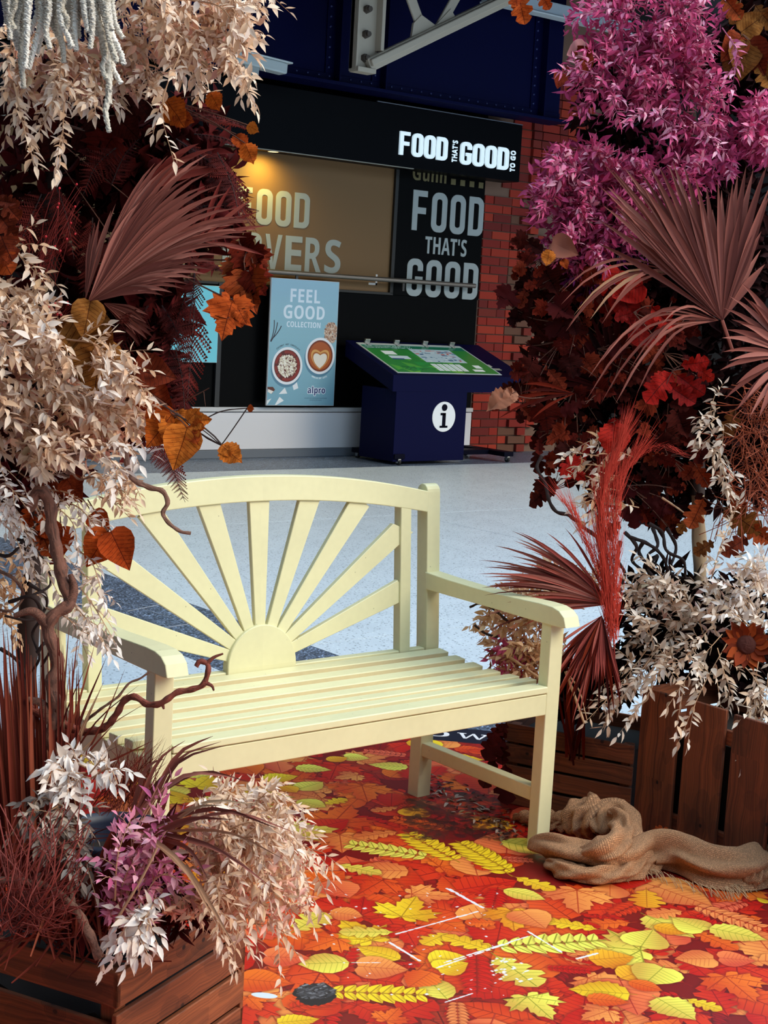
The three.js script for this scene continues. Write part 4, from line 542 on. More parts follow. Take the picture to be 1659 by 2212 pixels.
// fan palm: hub and blade tips as pixels (x, y, distance)
function fan(hub, tipList, o) {
  const h = at(...hub), g = thing('fan_palm', o.label, 'palm leaf', h.toArray(), o.group), view = camera.position.clone().sub(h).normalize();
  tipList.forEach(([x, y, d, sag], i) => { const e = at(x, y, d ?? hub[2]).sub(h), m = e.clone().multiplyScalar(0.5).add(V(0, (sag ?? o.sag ?? 0.1) * e.length(), 0)), m2 = e.clone().multiplyScalar(0.8).add(V(0, (sag ?? o.sag ?? 0.1) * e.length() * 0.75, 0)); mesh('blade', blade([V(0, 0, 0), m, m2, e], o.w * (0.8 + 0.4 * R0()), fanProf, view.clone().add(rv().multiplyScalar(0.5)), 9), o.mats[Math.floor(R0() * o.mats.length)], g); });
  if (o.stalk) { const s = at(...o.stalk).sub(h); mesh('stalk', tube([V(0, 0, 0), s.clone().multiplyScalar(0.5), s], 0.005, 5, 4), o.mats[1], g); }
  return g;
}
const fanTips = (hub, a0, a1, n, r0, r1, dz = 0) => [...Array(n)].map((_, i) => { const t = n > 1 ? i / (n - 1) : 0, a = (a0 + (a1 - a0) * t) * Math.PI / 180, r = r0 + (r1 - r0) * R0(); return [hub[0] + r * Math.cos(a), hub[1] - r * Math.sin(a), hub[2] + dz * (R0() - 0.5)]; });
// a clump of grass or reeds
function clump(name, label, base, tipList, o) {
  const b = at(...base), g = thing(name, label, o.cat || 'grass', b.toArray(), o.group), rest = [];
  tipList.forEach(([x, y, d, bx0, by0], i) => { const s = bx0 !== undefined ? at(bx0, by0, d).sub(b) : rv().multiplyScalar(o.spread || 0.08), e = at(x, y, d ?? base[2]).sub(b), m = s.clone().lerp(e, 0.55).add(rv().multiplyScalar((o.wob || 0.06) * e.length())).add(V(0, (o.sag || 0.05) * e.length(), 0)); if (bx0 === undefined) s.y *= 0.2; const geo = blade([s, m, e], o.w * (0.6 + 0.8 * R0()), grassProf, camera.position.clone().sub(b).normalize().add(rv()), o.seg || 7); if (i < (o.parts ?? 60)) mesh('blade', geo, o.mats[i % o.mats.length], g); else rest.push(geo); });
  if (rest.length) mesh('thin_blades', merge(rest), o.mats[0], g, { kind: 'stuff' });
  return g;
}
// one bent woody stem with optional twigs
function wood_stem(label, pix, r0, r1, mat, twigs = [], name = 'curly_branch', group) {
  const pts = Pd(pix), g = thing(name, label, 'branch', pts[0].toArray(), group), q = pts.map(p => p.clone().sub(pts[0]));
  mesh('stem', tube(q, (t, i) => a => (r0 + (r1 - r0) * t) * (1 + 0.12 * Math.sin(i * 1.3) + 0.08 * Math.sin(a * 3 + i)), 8, q.length * 6), mat, g);
  for (const tw of twigs) mesh('twig', tube(Pd(tw).map(p => p.sub(pts[0])), t => r1 * 0.9 * (1 - 0.6 * t), 5, tw.length * 4), mat, g);
  return g;
}
function bigLeaves(name, label, list, o) {     // a stem with single broad leaves: [base x, y, tip x, y, distance, widthless]
  const p0 = at(list[0][0], list[0][1], list[0][4]), g = thing(name, label, o.cat || 'leaf spray', p0.toArray(), o.group), st = [];
  for (const [a, b, c, d, z, tilt] of list) { const s = at(a, b, z).sub(p0), e = at(c, d, z - 0.01).sub(p0), v = camera.position.clone().sub(at(a, b, z)).normalize(); leafMesh(g, o.geos[Math.floor(R0() * o.geos.length)], o.mats[Math.floor(R0() * o.mats.length)], s, e.clone().sub(s), v.add(rv().multiplyScalar(tilt ?? 0.5)), e.distanceTo(s) * 1.05); st.push(tube([s.clone().multiplyScalar(0.0), s.clone().multiplyScalar(0.55).add(rv().multiplyScalar(0.015)), s.clone().add(V(0.0001, 0, 0))], 0.0012, 4, 5)); }
  if (o.stalk) st.push(tube(Pd(o.stalk).map(p => p.sub(p0)), 0.0016, 4, 8));
  mesh('stem', merge(st), o.stem || SM.bark, g); return g;
}
// a dense dark tangle of leaves nobody could count, between the branches
function thicket(name, label, blobs, n, o) {
  const p0 = at(...blobs[0].slice(0, 3)), im = new THREE.InstancedMesh(o.geo, o.mat, n), m = new THREE.Object3D(), c = new THREE.Color(); im.name = numbered(name); im.castShadow = im.receiveShadow = true; im.userData = { label, category: o.cat || 'foliage', kind: 'stuff' }; im.position.copy(p0);
  for (let i = 0; i < n; i++) { const [x, y, d, rx, ry, rz] = blobs[i % blobs.length]; let v; do v = rv().multiplyScalar(2); while (v.lengthSq() > 1); const p = at(x + v.x * rx, y + v.y * ry, d + v.z * rz).sub(p0); m.position.copy(p); aim(m, rv(), rv(), o.L * (0.6 + 0.8 * R0())); m.updateMatrix(); im.setMatrixAt(i, m.matrix); const k = 0.55 + 0.9 * R0(); im.setColorAt(i, c.setRGB(k, k * (0.8 + 0.3 * R0()), k)); }
  scene.add(im); return im;
}
// ================================================================ left side of the arch
{
  // posts and dark filling
  wood_stem('dark trunk post of the arch, left of the bench behind the cream leaves', [[40, 2080, 2.98], [45, 1700, 2.98], [60, 1400, 2.98], [75, 1150, 2.98], [90, 1000, 2.98], [100, 700, 2.98], [120, 300, 2.98], [140, -120, 2.98]], 0.022, 0.018, SM.barkDark, [], 'arch_post');
  thicket('leaf_thicket', 'dense dark burgundy foliage filling the left side of the arch', [[150, 330, 3.02, 210, 200, 0.1], [330, 330, 3.02, 190, 130, 0.1], [200, 560, 3.05, 230, 220, 0.1], [310, 640, 3.0, 90, 200, 0.08], [110, 780, 3.05, 180, 200, 0.1], [270, 850, 3.0, 120, 120, 0.08], [60, 1000, 3.0, 110, 110, 0.08], [430, 450, 3.0, 80, 120, 0.06]], 4200, { geo: RUS[1], mat: PM.burg[2], L: 0.05 });
  // white hanging tassels
  [['white bumpy hanging tassels, leftmost bunch at the top left corner', [[[10, -60], [18, 0], [22, 85]], [[55, -60], [52, 60], [45, 120], [52, 190]], [[40, -60], [38, 20], [30, 70], [40, 108]], [[85, -60], [90, 40], [75, 100], [62, 150]]]], ['white bumpy hanging tassels, second bunch from the top left corner', [[[100, -60], [105, 20], [100, 70], [108, 105]], [[125, -60], [125, 60], [135, 100], [138, 135]], [[150, -60], [140, 30], [152, 70], [150, 105]], [[165, -60], [160, 50], [165, 110]]]], ['white bumpy hanging tassels, rightmost bunch ending in one long tail', [[[185, -60], [200, 40], [195, 105]], [[205, -60], [215, 60], [230, 120], [235, 200], [228, 240], [236, 285]], [[195, -60], [225, 80], [245, 150], [262, 180]], [[225, -60], [240, 70], [250, 110]], [[215, -60], [222, 100], [240, 175]], [[178, -60], [182, 20], [190, 70]]]]].forEach(([label, list]) => {
    list.push(...list.map(l => l.map(([x, y], i) => [x + 9 + 6 * i * (R0() - 0.4), y * 0.82 - 8])), ...list.map(l => l.map(([x, y]) => [x - 7, y * 0.6])));
    const p0 = at(list[0][0][0], list[0][0][1], 2.6), g = thing('amaranth_bunch', label, 'plant', p0.toArray());
    list.forEach((l, k) => { const q = l.map(([x, y]) => at(x, y, 2.54 + 0.06 * ((k * 7) % 5) / 4).sub(p0)), m = tube(q, (t, i) => a => (0.0064 - 0.0026 * t) * (1 + 0.75 * nz(i * 0.5 + k * 7, Math.cos(a) * 2.6, Math.sin(a) * 2.6) + 0.65 * nz(i * 0.93, Math.cos(a) * 4, Math.sin(a) * 4 + k)), 14, 130); mesh('tassel', m, std(['#ddd6cc', '#cfc6b8', '#e8e2da'][k % 3], 0.95), g); });
  });
  // cream ruscus over the top
  const creamTop = { mats: PM.cream, L: 0.027, n: 18, twigs: 5, droop: 0.12, label: 'cream ruscus branch at the top left', group: 'cream branches at the top left' };
  thicket('ruscus_filling', 'loose cream ruscus leaves filling the top left cluster', [[300, 60, 2.78, 200, 90, 0.08], [430, 80, 2.78, 130, 90, 0.08], [120, 150, 2.82, 130, 90, 0.06], [240, 150, 2.82, 110, 70, 0.06]], 900, { geo: RUS[1], mat: PM.cream[3], L: 0.028 });
  tips([[570, 45], [588, 12], [555, 130], [535, 200], [500, 170], [470, 130], [430, 215], [395, 180], [345, 225], [300, 180], [262, 235], [205, 250], [190, 232], [150, 190], [120, 230], [85, 285], [40, 270], [60, 215], [10, 205], [230, 180], [450, 60], [500, 40], [520, 95], [380, 90], [330, 60], [290, 110], [420, 110], [540, 60], [470, 10], [350, 10], [560, 90], [400, 20], [490, 110], [15, 130], [440, 165], [365, 140]], (x, y) => [x * 0.72 + 50 + 60 * (R0() - 0.5), y - 85 - 70 * R0()], 2.62, 2.86, creamTop);
  [[[395, 100], [350, 230], [375, 348], 'long cream ruscus branch hanging lowest above the dark ferns, right of the tails'], [[140, 190], [135, 290], [125, 372], 'cream ruscus branch hanging straight down below the white tassels'], [[30, 180], [50, 270], [75, 358], 'cream ruscus branch hanging at the left edge below the white tassels'], [[480, 60], [530, 180], [552, 238], 'cream ruscus branch tip pointing down beside the security camera']].forEach(([a, b, c, label]) => branch(Pd([a, b, c], 2.66, 2.62), { ...creamTop, label, group: undefined, twigs: 2, n: 18 }));
  // cream ruscus in the middle
  thicket('ruscus_filling', 'loose cream ruscus leaves filling the mid left cluster', [[90, 850, 2.76, 120, 130, 0.06], [60, 720, 2.76, 80, 100, 0.06], [220, 920, 2.74, 100, 70, 0.05], [120, 960, 2.74, 110, 60, 0.05]], 900, { geo: RUS[1], mat: PM.cream[3], L: 0.028 });
  const creamMid = { mats: PM.cream, L: 0.029, n: 16, twigs: 4, droop: 0.05, label: 'cream ruscus branch at mid left', group: 'cream branches at mid left' };
  tips([[95, 608], [85, 655], [105, 700], [110, 722], [150, 760], [165, 800], [70, 720], [130, 765], [175, 850], [150, 900], [100, 850], [60, 900], [40, 960], [110, 990], [160, 1000], [90, 1020], [200, 930], [230, 885], [250, 830], [280, 850], [312, 862], [332, 885], [325, 930], [300, 930], [270, 960], [180, 960], [215, 990], [20, 860], [15, 760], [20, 650], [50, 780], [120, 930], [70, 960], [140, 830], [190, 900], [260, 910], [30, 910], [10, 980]], (x, y) => [x - 90 - 40 * R0(), y - 60 - 70 * R0() + 40 * R0()], 2.58, 2.78, creamMid);
  [[[200, 960], [280, 970], [302, 1005], 'small cream ruscus tip below the orange leaves'], [[220, 980], [250, 1010], [245, 1065], 'cream ruscus tip hanging beside the curly branch at left'], [[40, 640], [110, 720], [60, 735], 'brightest white ruscus spray at mid left'], [[200, 880], [235, 830], [230, 798], 'upright cream ruscus tip under the brown leaves']].forEach(([a, b, c, label]) => branch(Pd([a, b, c], 2.62, 2.58), { ...creamMid, mats: PM.white, label, group: undefined, twigs: 2, n: 13 }));
  const creamLow = { mats: PM.white, L: 0.022, n: 12, twigs: 3, droop: 0.2, label: 'small pale ruscus branch before the bench end', group: 'pale branches before the bench end' };
  tips([[250, 1215], [232, 1170], [185, 1150], [105, 1135], [240, 1330], [252, 1395], [245, 1425], [205, 1370], [190, 1420], [225, 1300], [95, 1200], [60, 1100], [70, 1180], [40, 1120], [110, 1080], [160, 1240], [215, 1400], [30, 1120], [75, 1230], [130, 1290], [50, 1160], [150, 1100], [90, 1290], [170, 1200], [115, 1180]], (x, y) => [x - 55 - 50 * R0(), y - 90 - 40 * R0()], 2.62, 2.8, creamLow);
  tips([[300, 1110], [305, 1078], [282, 1120], [250, 1090], [270, 1050], [235, 1075]], (x, y) => [x - 70, y - 40 - 20 * R0()], 2.8, 2.9, { ...creamLow, mats: PM.cream, label: 'cream ruscus branch over the bench rail', group: 'cream branches over the bench rail' });
  tips([[10, 1250], [30, 1290], [60, 1330], [15, 1340], [70, 1270], [40, 1390]], (x, y) => [x - 60, y - 50], 2.9, 3.05, { ...creamLow, mats: PM.beige, name: 'beige_branch', label: 'dull beige branch at the left edge', group: 'beige branches at the left edge' });
  // dark ferns
  const fl = { mats: PM.fern, label: 'dark burgundy fern frond on the left arch', group: 'dark ferns on the left arch' };
  [[400, 250, 560, 285], [420, 290, 545, 335], [380, 300, 525, 420], [450, 380, 548, 500], [420, 450, 558, 455], [350, 420, 430, 620], [90, 420, 30, 560], [150, 450, 95, 620], [200, 470, 180, 640], [430, 560, 535, 640], [420, 590, 408, 700], [400, 640, 360, 800], [420, 650, 405, 860], [350, 660, 405, 790], [320, 660, 250, 780], [300, 860, 395, 880], [120, 400, 160, 560], [60, 460, 90, 640], [470, 330, 520, 480], [330, 250, 470, 240], [240, 400, 300, 300], [380, 760, 400, 900], [250, 320, 180, 420], [360, 380, 480, 340], [400, 420, 470, 530]].forEach(([a, b, c, d], i, all) => fern(Pd([[a, b], [(a + c) / 2 + 15 * (R0() - 0.5), (b + d) / 2 - 12], [c, d]], 2.86, 2.76 + 0.05 * (i % 3)), { ...fl, label: 'dark burgundy fern frond on the left arch, ' + ranked(all.map(q => [q[2], q[3]]))[i], w: 0.28 + 0.1 * R0() }));
  fern(Pd([[320, 940], [365, 1000], [400, 1085]], 2.74, 2.68), { mats: PM.fern, label: 'dark fern tip hanging over the bench top rail', w: 0.34, n: 17 });
  // fan palm with its swept blades
  fan([190, 655, 2.68], [[300, 430], [330, 345], [360, 330], [400, 340], [445, 330, 2.7], [440, 395], [470, 400], [455, 430], [490, 415], [520, 460, 2.72], [500, 480], [560, 490, 2.74], [495, 510], [540, 495, 2.7], [480, 545], [440, 585], [400, 605], [470, 560], [370, 625], [510, 530], [420, 560], [315, 390], [345, 360], [380, 345], [425, 350], [455, 370], [480, 440], [505, 445], [535, 475], [525, 510], [485, 530], [460, 575], [420, 597], [345, 632], [390, 618], [350, 400], [410, 380], [550, 470]].map(([x, y, d]) => [x + 8 * R0(), y + 8 * R0(), d ?? 2.66]), { w: 0.0135, mats: PM.palm, sag: 0.1, label: 'dusty brown fan palm leaf swept to the right on the left arch' });
  fan([185, 645, 2.72], [[195, 500], [215, 470], [240, 455], [250, 440], [205, 480], [230, 500]].map(([x, y]) => [x, y, 2.72]), { w: 0.009, mats: PM.palm, sag: 0.03, label: 'narrow upright palm blades beside the swept fan leaf' });
  fan([300, 420, 2.82], [[440, 330], [430, 310], [470, 320], [450, 360], [420, 340], [500, 370], [400, 330]].map(([x, y]) => [x, y, 2.8]), { w: 0.014, mats: PM.palmred, sag: 0.08, label: 'dark red palm leaf behind the dusty fan leaf' });
  fan([430, 520, 2.74], [[575, 488], [560, 456], [556, 548], [572, 552], [545, 430], [500, 400], [480, 385]].map(([x, y]) => [x, y, 2.72]), { w: 0.009, mats: PM.palmred, sag: 0.03, label: 'red tipped palm blades reaching right over the window film' });
  fan([225, 655, 2.86], fanTips([225, 655, 2.85], -50, -15, 8, 90, 130), { w: 0.012, mats: PM.palm, sag: 0.05, label: 'small dusky palm leaf below the swept fan leaf' });
  // broad orange and brown leaves
  bigLeaves('orange_leaf_spray', 'bright orange leaf pair before the black shop panel', [[500, 652, 478, 735, 2.7, 0.3], [505, 652, 533, 700, 2.7, 0.3], [495, 655, 462, 690, 2.71, 0.4]], { geos: MAPLE, mats: PM.redor, stalk: [[400, 600, 2.85], [460, 630, 2.75], [502, 650, 2.7]] });
  bigLeaves('rust_leaf_spray', 'curled rust red leaves beside the blue cup poster', [[535, 540, 560, 600, 2.74], [550, 545, 575, 590, 2.74], [530, 590, 552, 675, 2.72], [540, 590, 575, 640, 2.72], [505, 560, 530, 610, 2.76], [520, 600, 490, 640, 2.75], [515, 520, 550, 560, 2.77]], { geos: MAPLE, mats: PM.oak.slice(2, 4).concat(PM.rust), stalk: [[430, 560, 2.85], [500, 560, 2.78], [535, 545, 2.74]] });
  bigLeaves('brown_leaf_spray', 'large golden brown leaves under the hub of the fan palm', [[195, 652, 180, 730, 2.66, 0.3], [165, 690, 240, 790, 2.68, 0.5], [215, 740, 205, 860, 2.68, 0.4], [190, 770, 225, 850, 2.7, 0.5], [130, 700, 165, 760, 2.72, 0.6]], { geos: HEART, mats: PM.brown });
  bigLeaves('brown_leaf_spray', 'brown cap shaped leaf above the cream cluster', [[292, 800, 378, 815, 2.66, 0.9], [300, 830, 372, 880, 2.72, 0.5], [330, 840, 345, 890, 2.73, 0.5]], { geos: HEART, mats: PM.rust });
  bigLeaves('orange_leaf_spray', 'cluster of bright orange spotted leaves over the white plinth', [[372, 895, 318, 965, 2.62, 0.3], [352, 880, 335, 950, 2.63, 0.3], [378, 895, 372, 975, 2.62, 0.3], [405, 925, 375, 1012, 2.6, 0.3], [410, 920, 428, 960, 2.6, 0.4], [385, 885, 400, 925, 2.63, 0.4]], { geos: BIRCH.concat(HEART), mats: PM.orange, stalk: [[230, 790, 2.75], [310, 840, 2.68], [400, 905, 2.62]] });
  bigLeaves('orange_leaf_twig', 'thin twig carrying one small orange leaf before the plinth', [[478, 962, 522, 1000, 2.6, 0.3], [480, 965, 498, 985, 2.6, 0.6], [405, 910, 432, 882, 2.6, 0.4], [410, 912, 455, 905, 2.6, 0.7], [412, 915, 445, 925, 2.6, 0.7], [535, 880, 550, 884, 2.6, 1]], { geos: BIRCH, mats: PM.orange, stalk: [[330, 860, 2.64], [410, 912, 2.6], [450, 930, 2.6], [480, 962, 2.6]], stem: SM.barkDark });
  wood_stem('thin bare twig pointing right over the plinth at left', [[410, 912, 2.6], [440, 905, 2.6], [480, 888, 2.6], [540, 881, 2.6]], 0.0014, 0.0008, SM.barkDark, [], 'thin_twig');
  wood_stem('thin bare twig with a curled leaf before the black shop panel', [[400, 865, 2.65], [430, 850, 2.62], [452, 838, 2.6]], 0.0012, 0.0008, SM.bark, [[[440, 846, 2.61], [442, 862, 2.61], [444, 880, 2.61]]], 'thin_twig');
  bigLeaves('heart_leaf_pair', 'two round rust orange leaves over the left end of the bench', [[232, 1150, 188, 1222, 2.7, 0.15], [240, 1150, 278, 1228, 2.69, 0.15]], { geos: HEART, mats: PM.redor, stalk: [[190, 1080, 2.8], [215, 1120, 2.75], [235, 1150, 2.7]] });
  bigLeaves('red_leaf_spray', 'dark red rounded leaves in front of the trunk at left', [[145, 1035, 175, 1085, 2.76, 0.3], [150, 1040, 150, 1092, 2.76, 0.4], [110, 1040, 95, 1090, 2.78, 0.5], [100, 1130, 120, 1190, 2.78, 0.5], [200, 1110, 235, 1150, 2.78, 0.5], [130, 1140, 135, 1200, 2.8, 0.4]], { geos: HEART, mats: [PM.oak[2], PM.rust[0], PM.redor[1]] });
  bigLeaves('yellow_leaf_spray', 'yellow orange leaves among the ferns below the cream branches', [[360, 215, 400, 275, 2.8, 0.4], [375, 250, 420, 265, 2.8, 0.5], [510, 290, 530, 325, 2.78, 0.5], [530, 310, 548, 355, 2.77, 0.3], [455, 200, 475, 240, 2.79, 0.5], [535, 270, 560, 285, 2.76, 0.6]], { geos: BIRCH, mats: PM.orange });
  bigLeaves('red_leaf_spray', 'dark red broad leaves in shade at upper left', [[60, 250, 130, 290, 2.88], [100, 260, 110, 340, 2.88], [90, 300, 60, 350, 2.9], [250, 250, 300, 300, 2.88], [180, 280, 220, 330, 2.9], [280, 200, 330, 260, 2.88], [240, 300, 200, 370, 2.9], [330, 470, 290, 540, 2.85], [260, 540, 250, 620, 2.86]], { geos: MAPLE.concat(HEART), mats: [PM.oak[1], PM.oak[0], PM.oak[4]] });
  bigLeaves('rust_flower_head', 'fluffy rust orange seed head at the left edge', [[-10, 420, 40, 470, 2.7], [-10, 450, 30, 510, 2.7], [-15, 470, 25, 560, 2.7], [-20, 510, 22, 590, 2.7], [-10, 430, 35, 440, 2.69], [-15, 540, 18, 570, 2.69]], { geos: OAK, mats: PM.rust, cat: 'flower' });
  bigLeaves('rust_leaf_spray', 'rust orange shreds behind the thick willow trunk at left', [[90, 1100, 100, 1160, 2.74, 0.8], [80, 1130, 110, 1200, 2.74, 0.8], [120, 1130, 90, 1180, 2.75, 0.8], [70, 1080, 60, 1140, 2.75, 0.8], [110, 1180, 130, 1230, 2.75, 0.8]], { geos: OAK, mats: PM.redor.concat(PM.rust) });
  bigLeaves('rust_leaf_spray', 'rust leaves at the left edge beside the bright cream cluster', [[-20, 800, 20, 850, 2.8], [-15, 830, 30, 900, 2.8], [-10, 870, 20, 950, 2.8], [-20, 760, 15, 820, 2.82]], { geos: MAPLE, mats: PM.oak });
  // red berries on fine twigs
  { const p0 = at(120, 500, 2.76), g = thing('berry_twigs', 'fine red twigs with tiny red berries before the dark ferns at left', 'twigs', p0.toArray()), tw = [], be = []; const bg = new THREE.SphereGeometry(0.0024, 6, 5);
    for (let i = 0; i < 46; i++) { const lo = i > 22, s = at(lo ? 60 + 80 * R0() : 60 + 60 * R0(), lo ? 690 + 30 * R0() : 560 + 60 * R0(), 2.76).sub(p0), e = at(lo ? 90 + 110 * R0() : 95 + 90 * R0(), lo ? 640 + 80 * R0() : 395 + 150 * R0(), 2.72).sub(p0); tw.push(tube([s, s.clone().lerp(e, 0.5).add(rv().multiplyScalar(0.03)), e], 0.0005, 3, 5)); if (i % 2) { const b = bg.clone(); b.translate(e.x, e.y, e.z); be.push(b); } }
    mesh('twigs', merge(tw), SM.red, g, { kind: 'stuff' }); mesh('berries', merge(be), std('#d0222e', 0.4), g, { kind: 'stuff' }); }
  // curly willow
  wood_stem('curly brown branch looping over the bench top rail', [[150, 1020, 2.72], [160, 985, 2.7], [200, 972, 2.68], [245, 964, 2.66], [268, 972, 2.65], [275, 1000, 2.65], [285, 1032, 2.65], [320, 1052, 2.66], [352, 1062, 2.66], [362, 1085, 2.66], [352, 1110, 2.66], [365, 1130, 2.66], [390, 1148, 2.66], [412, 1152, 2.66]], 0.0085, 0.003, SM.barkGrey, [[[155, 1020, 2.7], [170, 1035, 2.7], [200, 1030, 2.69]], [[150, 1030, 2.72], [120, 1020, 2.72], [90, 1000, 2.73]]]);
  wood_stem('thick bent trunk of curly willow at left, before the bench end', [[60, 1100, 2.66], [85, 1060, 2.66], [105, 1080, 2.66], [112, 1140, 2.65], [125, 1200, 2.64], [135, 1250, 2.63], [150, 1305, 2.62], [120, 1325, 2.61], [105, 1350, 2.61], [115, 1400, 2.61], [125, 1430, 2.61], [112, 1480, 2.6], [122, 1540, 2.6], [110, 1600, 2.6], [125, 1640, 2.6], [105, 1690, 2.6], [100, 1740, 2.6], [140, 1850, 2.58], [200, 2000, 2.55]], 0.0105, 0.013, SM.bark, [[[150, 1305, 2.62], [160, 1270, 2.62], [152, 1240, 2.62]], [[110, 1560, 2.6], [90, 1520, 2.6], [60, 1510, 2.6]], [[105, 1350, 2.61], [70, 1320, 2.6], [30, 1330, 2.6]]]);
  wood_stem('dark curly branch crossing the left front leg of the bench', [[60, 1530, 2.66], [130, 1560, 2.64], [175, 1580, 2.62], [225, 1572, 2.6], [250, 1545, 2.59], [270, 1512, 2.58], [290, 1505, 2.57], [320, 1522, 2.56], [350, 1518, 2.55], [380, 1497, 2.55], [410, 1490, 2.55], [435, 1482, 2.55], [447, 1462, 2.55], [448, 1435, 2.55], [432, 1428, 2.55], [424, 1440, 2.55]], 0.0075, 0.0045, SM.barkRed, [[[448, 1432, 2.55], [462, 1420, 2.55], [482, 1412, 2.55]], [[445, 1475, 2.55], [458, 1482, 2.55], [462, 1492, 2.55]], [[350, 1520, 2.55], [354, 1532, 2.55]]]);
  wood_stem('thin grey twig rising across the bench seat at left', [[182, 1560, 2.72], [220, 1530, 2.7], [255, 1505, 2.7], [280, 1475, 2.7], [300, 1467, 2.7], [321, 1453, 2.7]], 0.003, 0.0018, SM.barkGrey, [], 'thin_twig');
  [[[-20, 1190], [20, 1200], [60, 1150], [75, 1090]], [[-10, 1230], [30, 1250], [50, 1290], [20, 1320], [-20, 1310]], [[20, 1300], [70, 1290], [90, 1330], [70, 1370], [85, 1420], [60, 1460]], [[60, 1260], [100, 1290], [95, 1320], [60, 1340], [10, 1330]], [[0, 1400], [40, 1430], [60, 1500], [30, 1560]], [[80, 1410], [95, 1390], [110, 1400], [90, 1440]], [[20, 1160], [70, 1180], [110, 1260], [60, 1290]]].forEach((p, i, all) => wood_stem('dark curly twig at the left edge, ' + ranked(all.map(q => q[1]))[i].replace('tips', 'bends'), p.map(([x, y]) => [x, y, 2.7 + 0.1 * R0()]), 0.0036, 0.0022, R0() < 0.5 ? SM.barkDark : SM.barkGrey, [], 'curly_branch', 'curly twigs at the left edge'));
  // reeds and grasses
  clump('reed_bundle', 'thick bundle of dark red brown reeds standing at the left edge', [80, 1960, 2.62], [...Array(120)].map((_, i) => { const x = -30 + 200 * R0(), y = 1330 + 220 * R0() + (x > 130 ? 60 : 0); return [x, y, 2.58 + 0.2 * R0(), x * 0.75 + 25 + 20 * R0(), 1900 + 60 * R0()]; }), { w: 0.0085, mats: PM.reed, parts: 120, wob: 0.02, sag: 0 });
  clump('grass_tuft', 'red brown grass blades fanning out over the bench seat at left', [110, 1700, 2.6], [[300, 1480], [270, 1445], [230, 1420], [205, 1390], [330, 1510], [210, 1500], [170, 1360], [250, 1560], [190, 1430], [150, 1345], [160, 1400], [225, 1470], [130, 1370], [330, 1600], [258, 1610]].map(([x, y]) => [x, y, 2.58]), { w: 0.005, mats: PM.reed.concat(PM.straw), spread: 0.05 });
  clump('grass_tuft', 'long arching brown blades before the front rail of the bench', [300, 1760, 2.5], [[478, 1602], [490, 1610, 2.46], [510, 1680, 2.44], [440, 1620], [400, 1600], [380, 1720], [355, 1640], [540, 1690, 2.44], [460, 1590]].map(([x, y, d]) => [x, y, d ?? 2.46]), { w: 0.0085, mats: PM.palm, spread: 0.04, sag: 0.16 });
  clump('grass_tuft', 'fine dark red grass before the left front leg of the bench', [270, 1740, 2.56], [...Array(130)].map(() => [215 + 160 * R0(), 1580 + 120 * R0(), 2.52 + 0.1 * R0()]), { w: 0.0018, mats: PM.reed, parts: 20, spread: 0.1, seg: 4 });
}
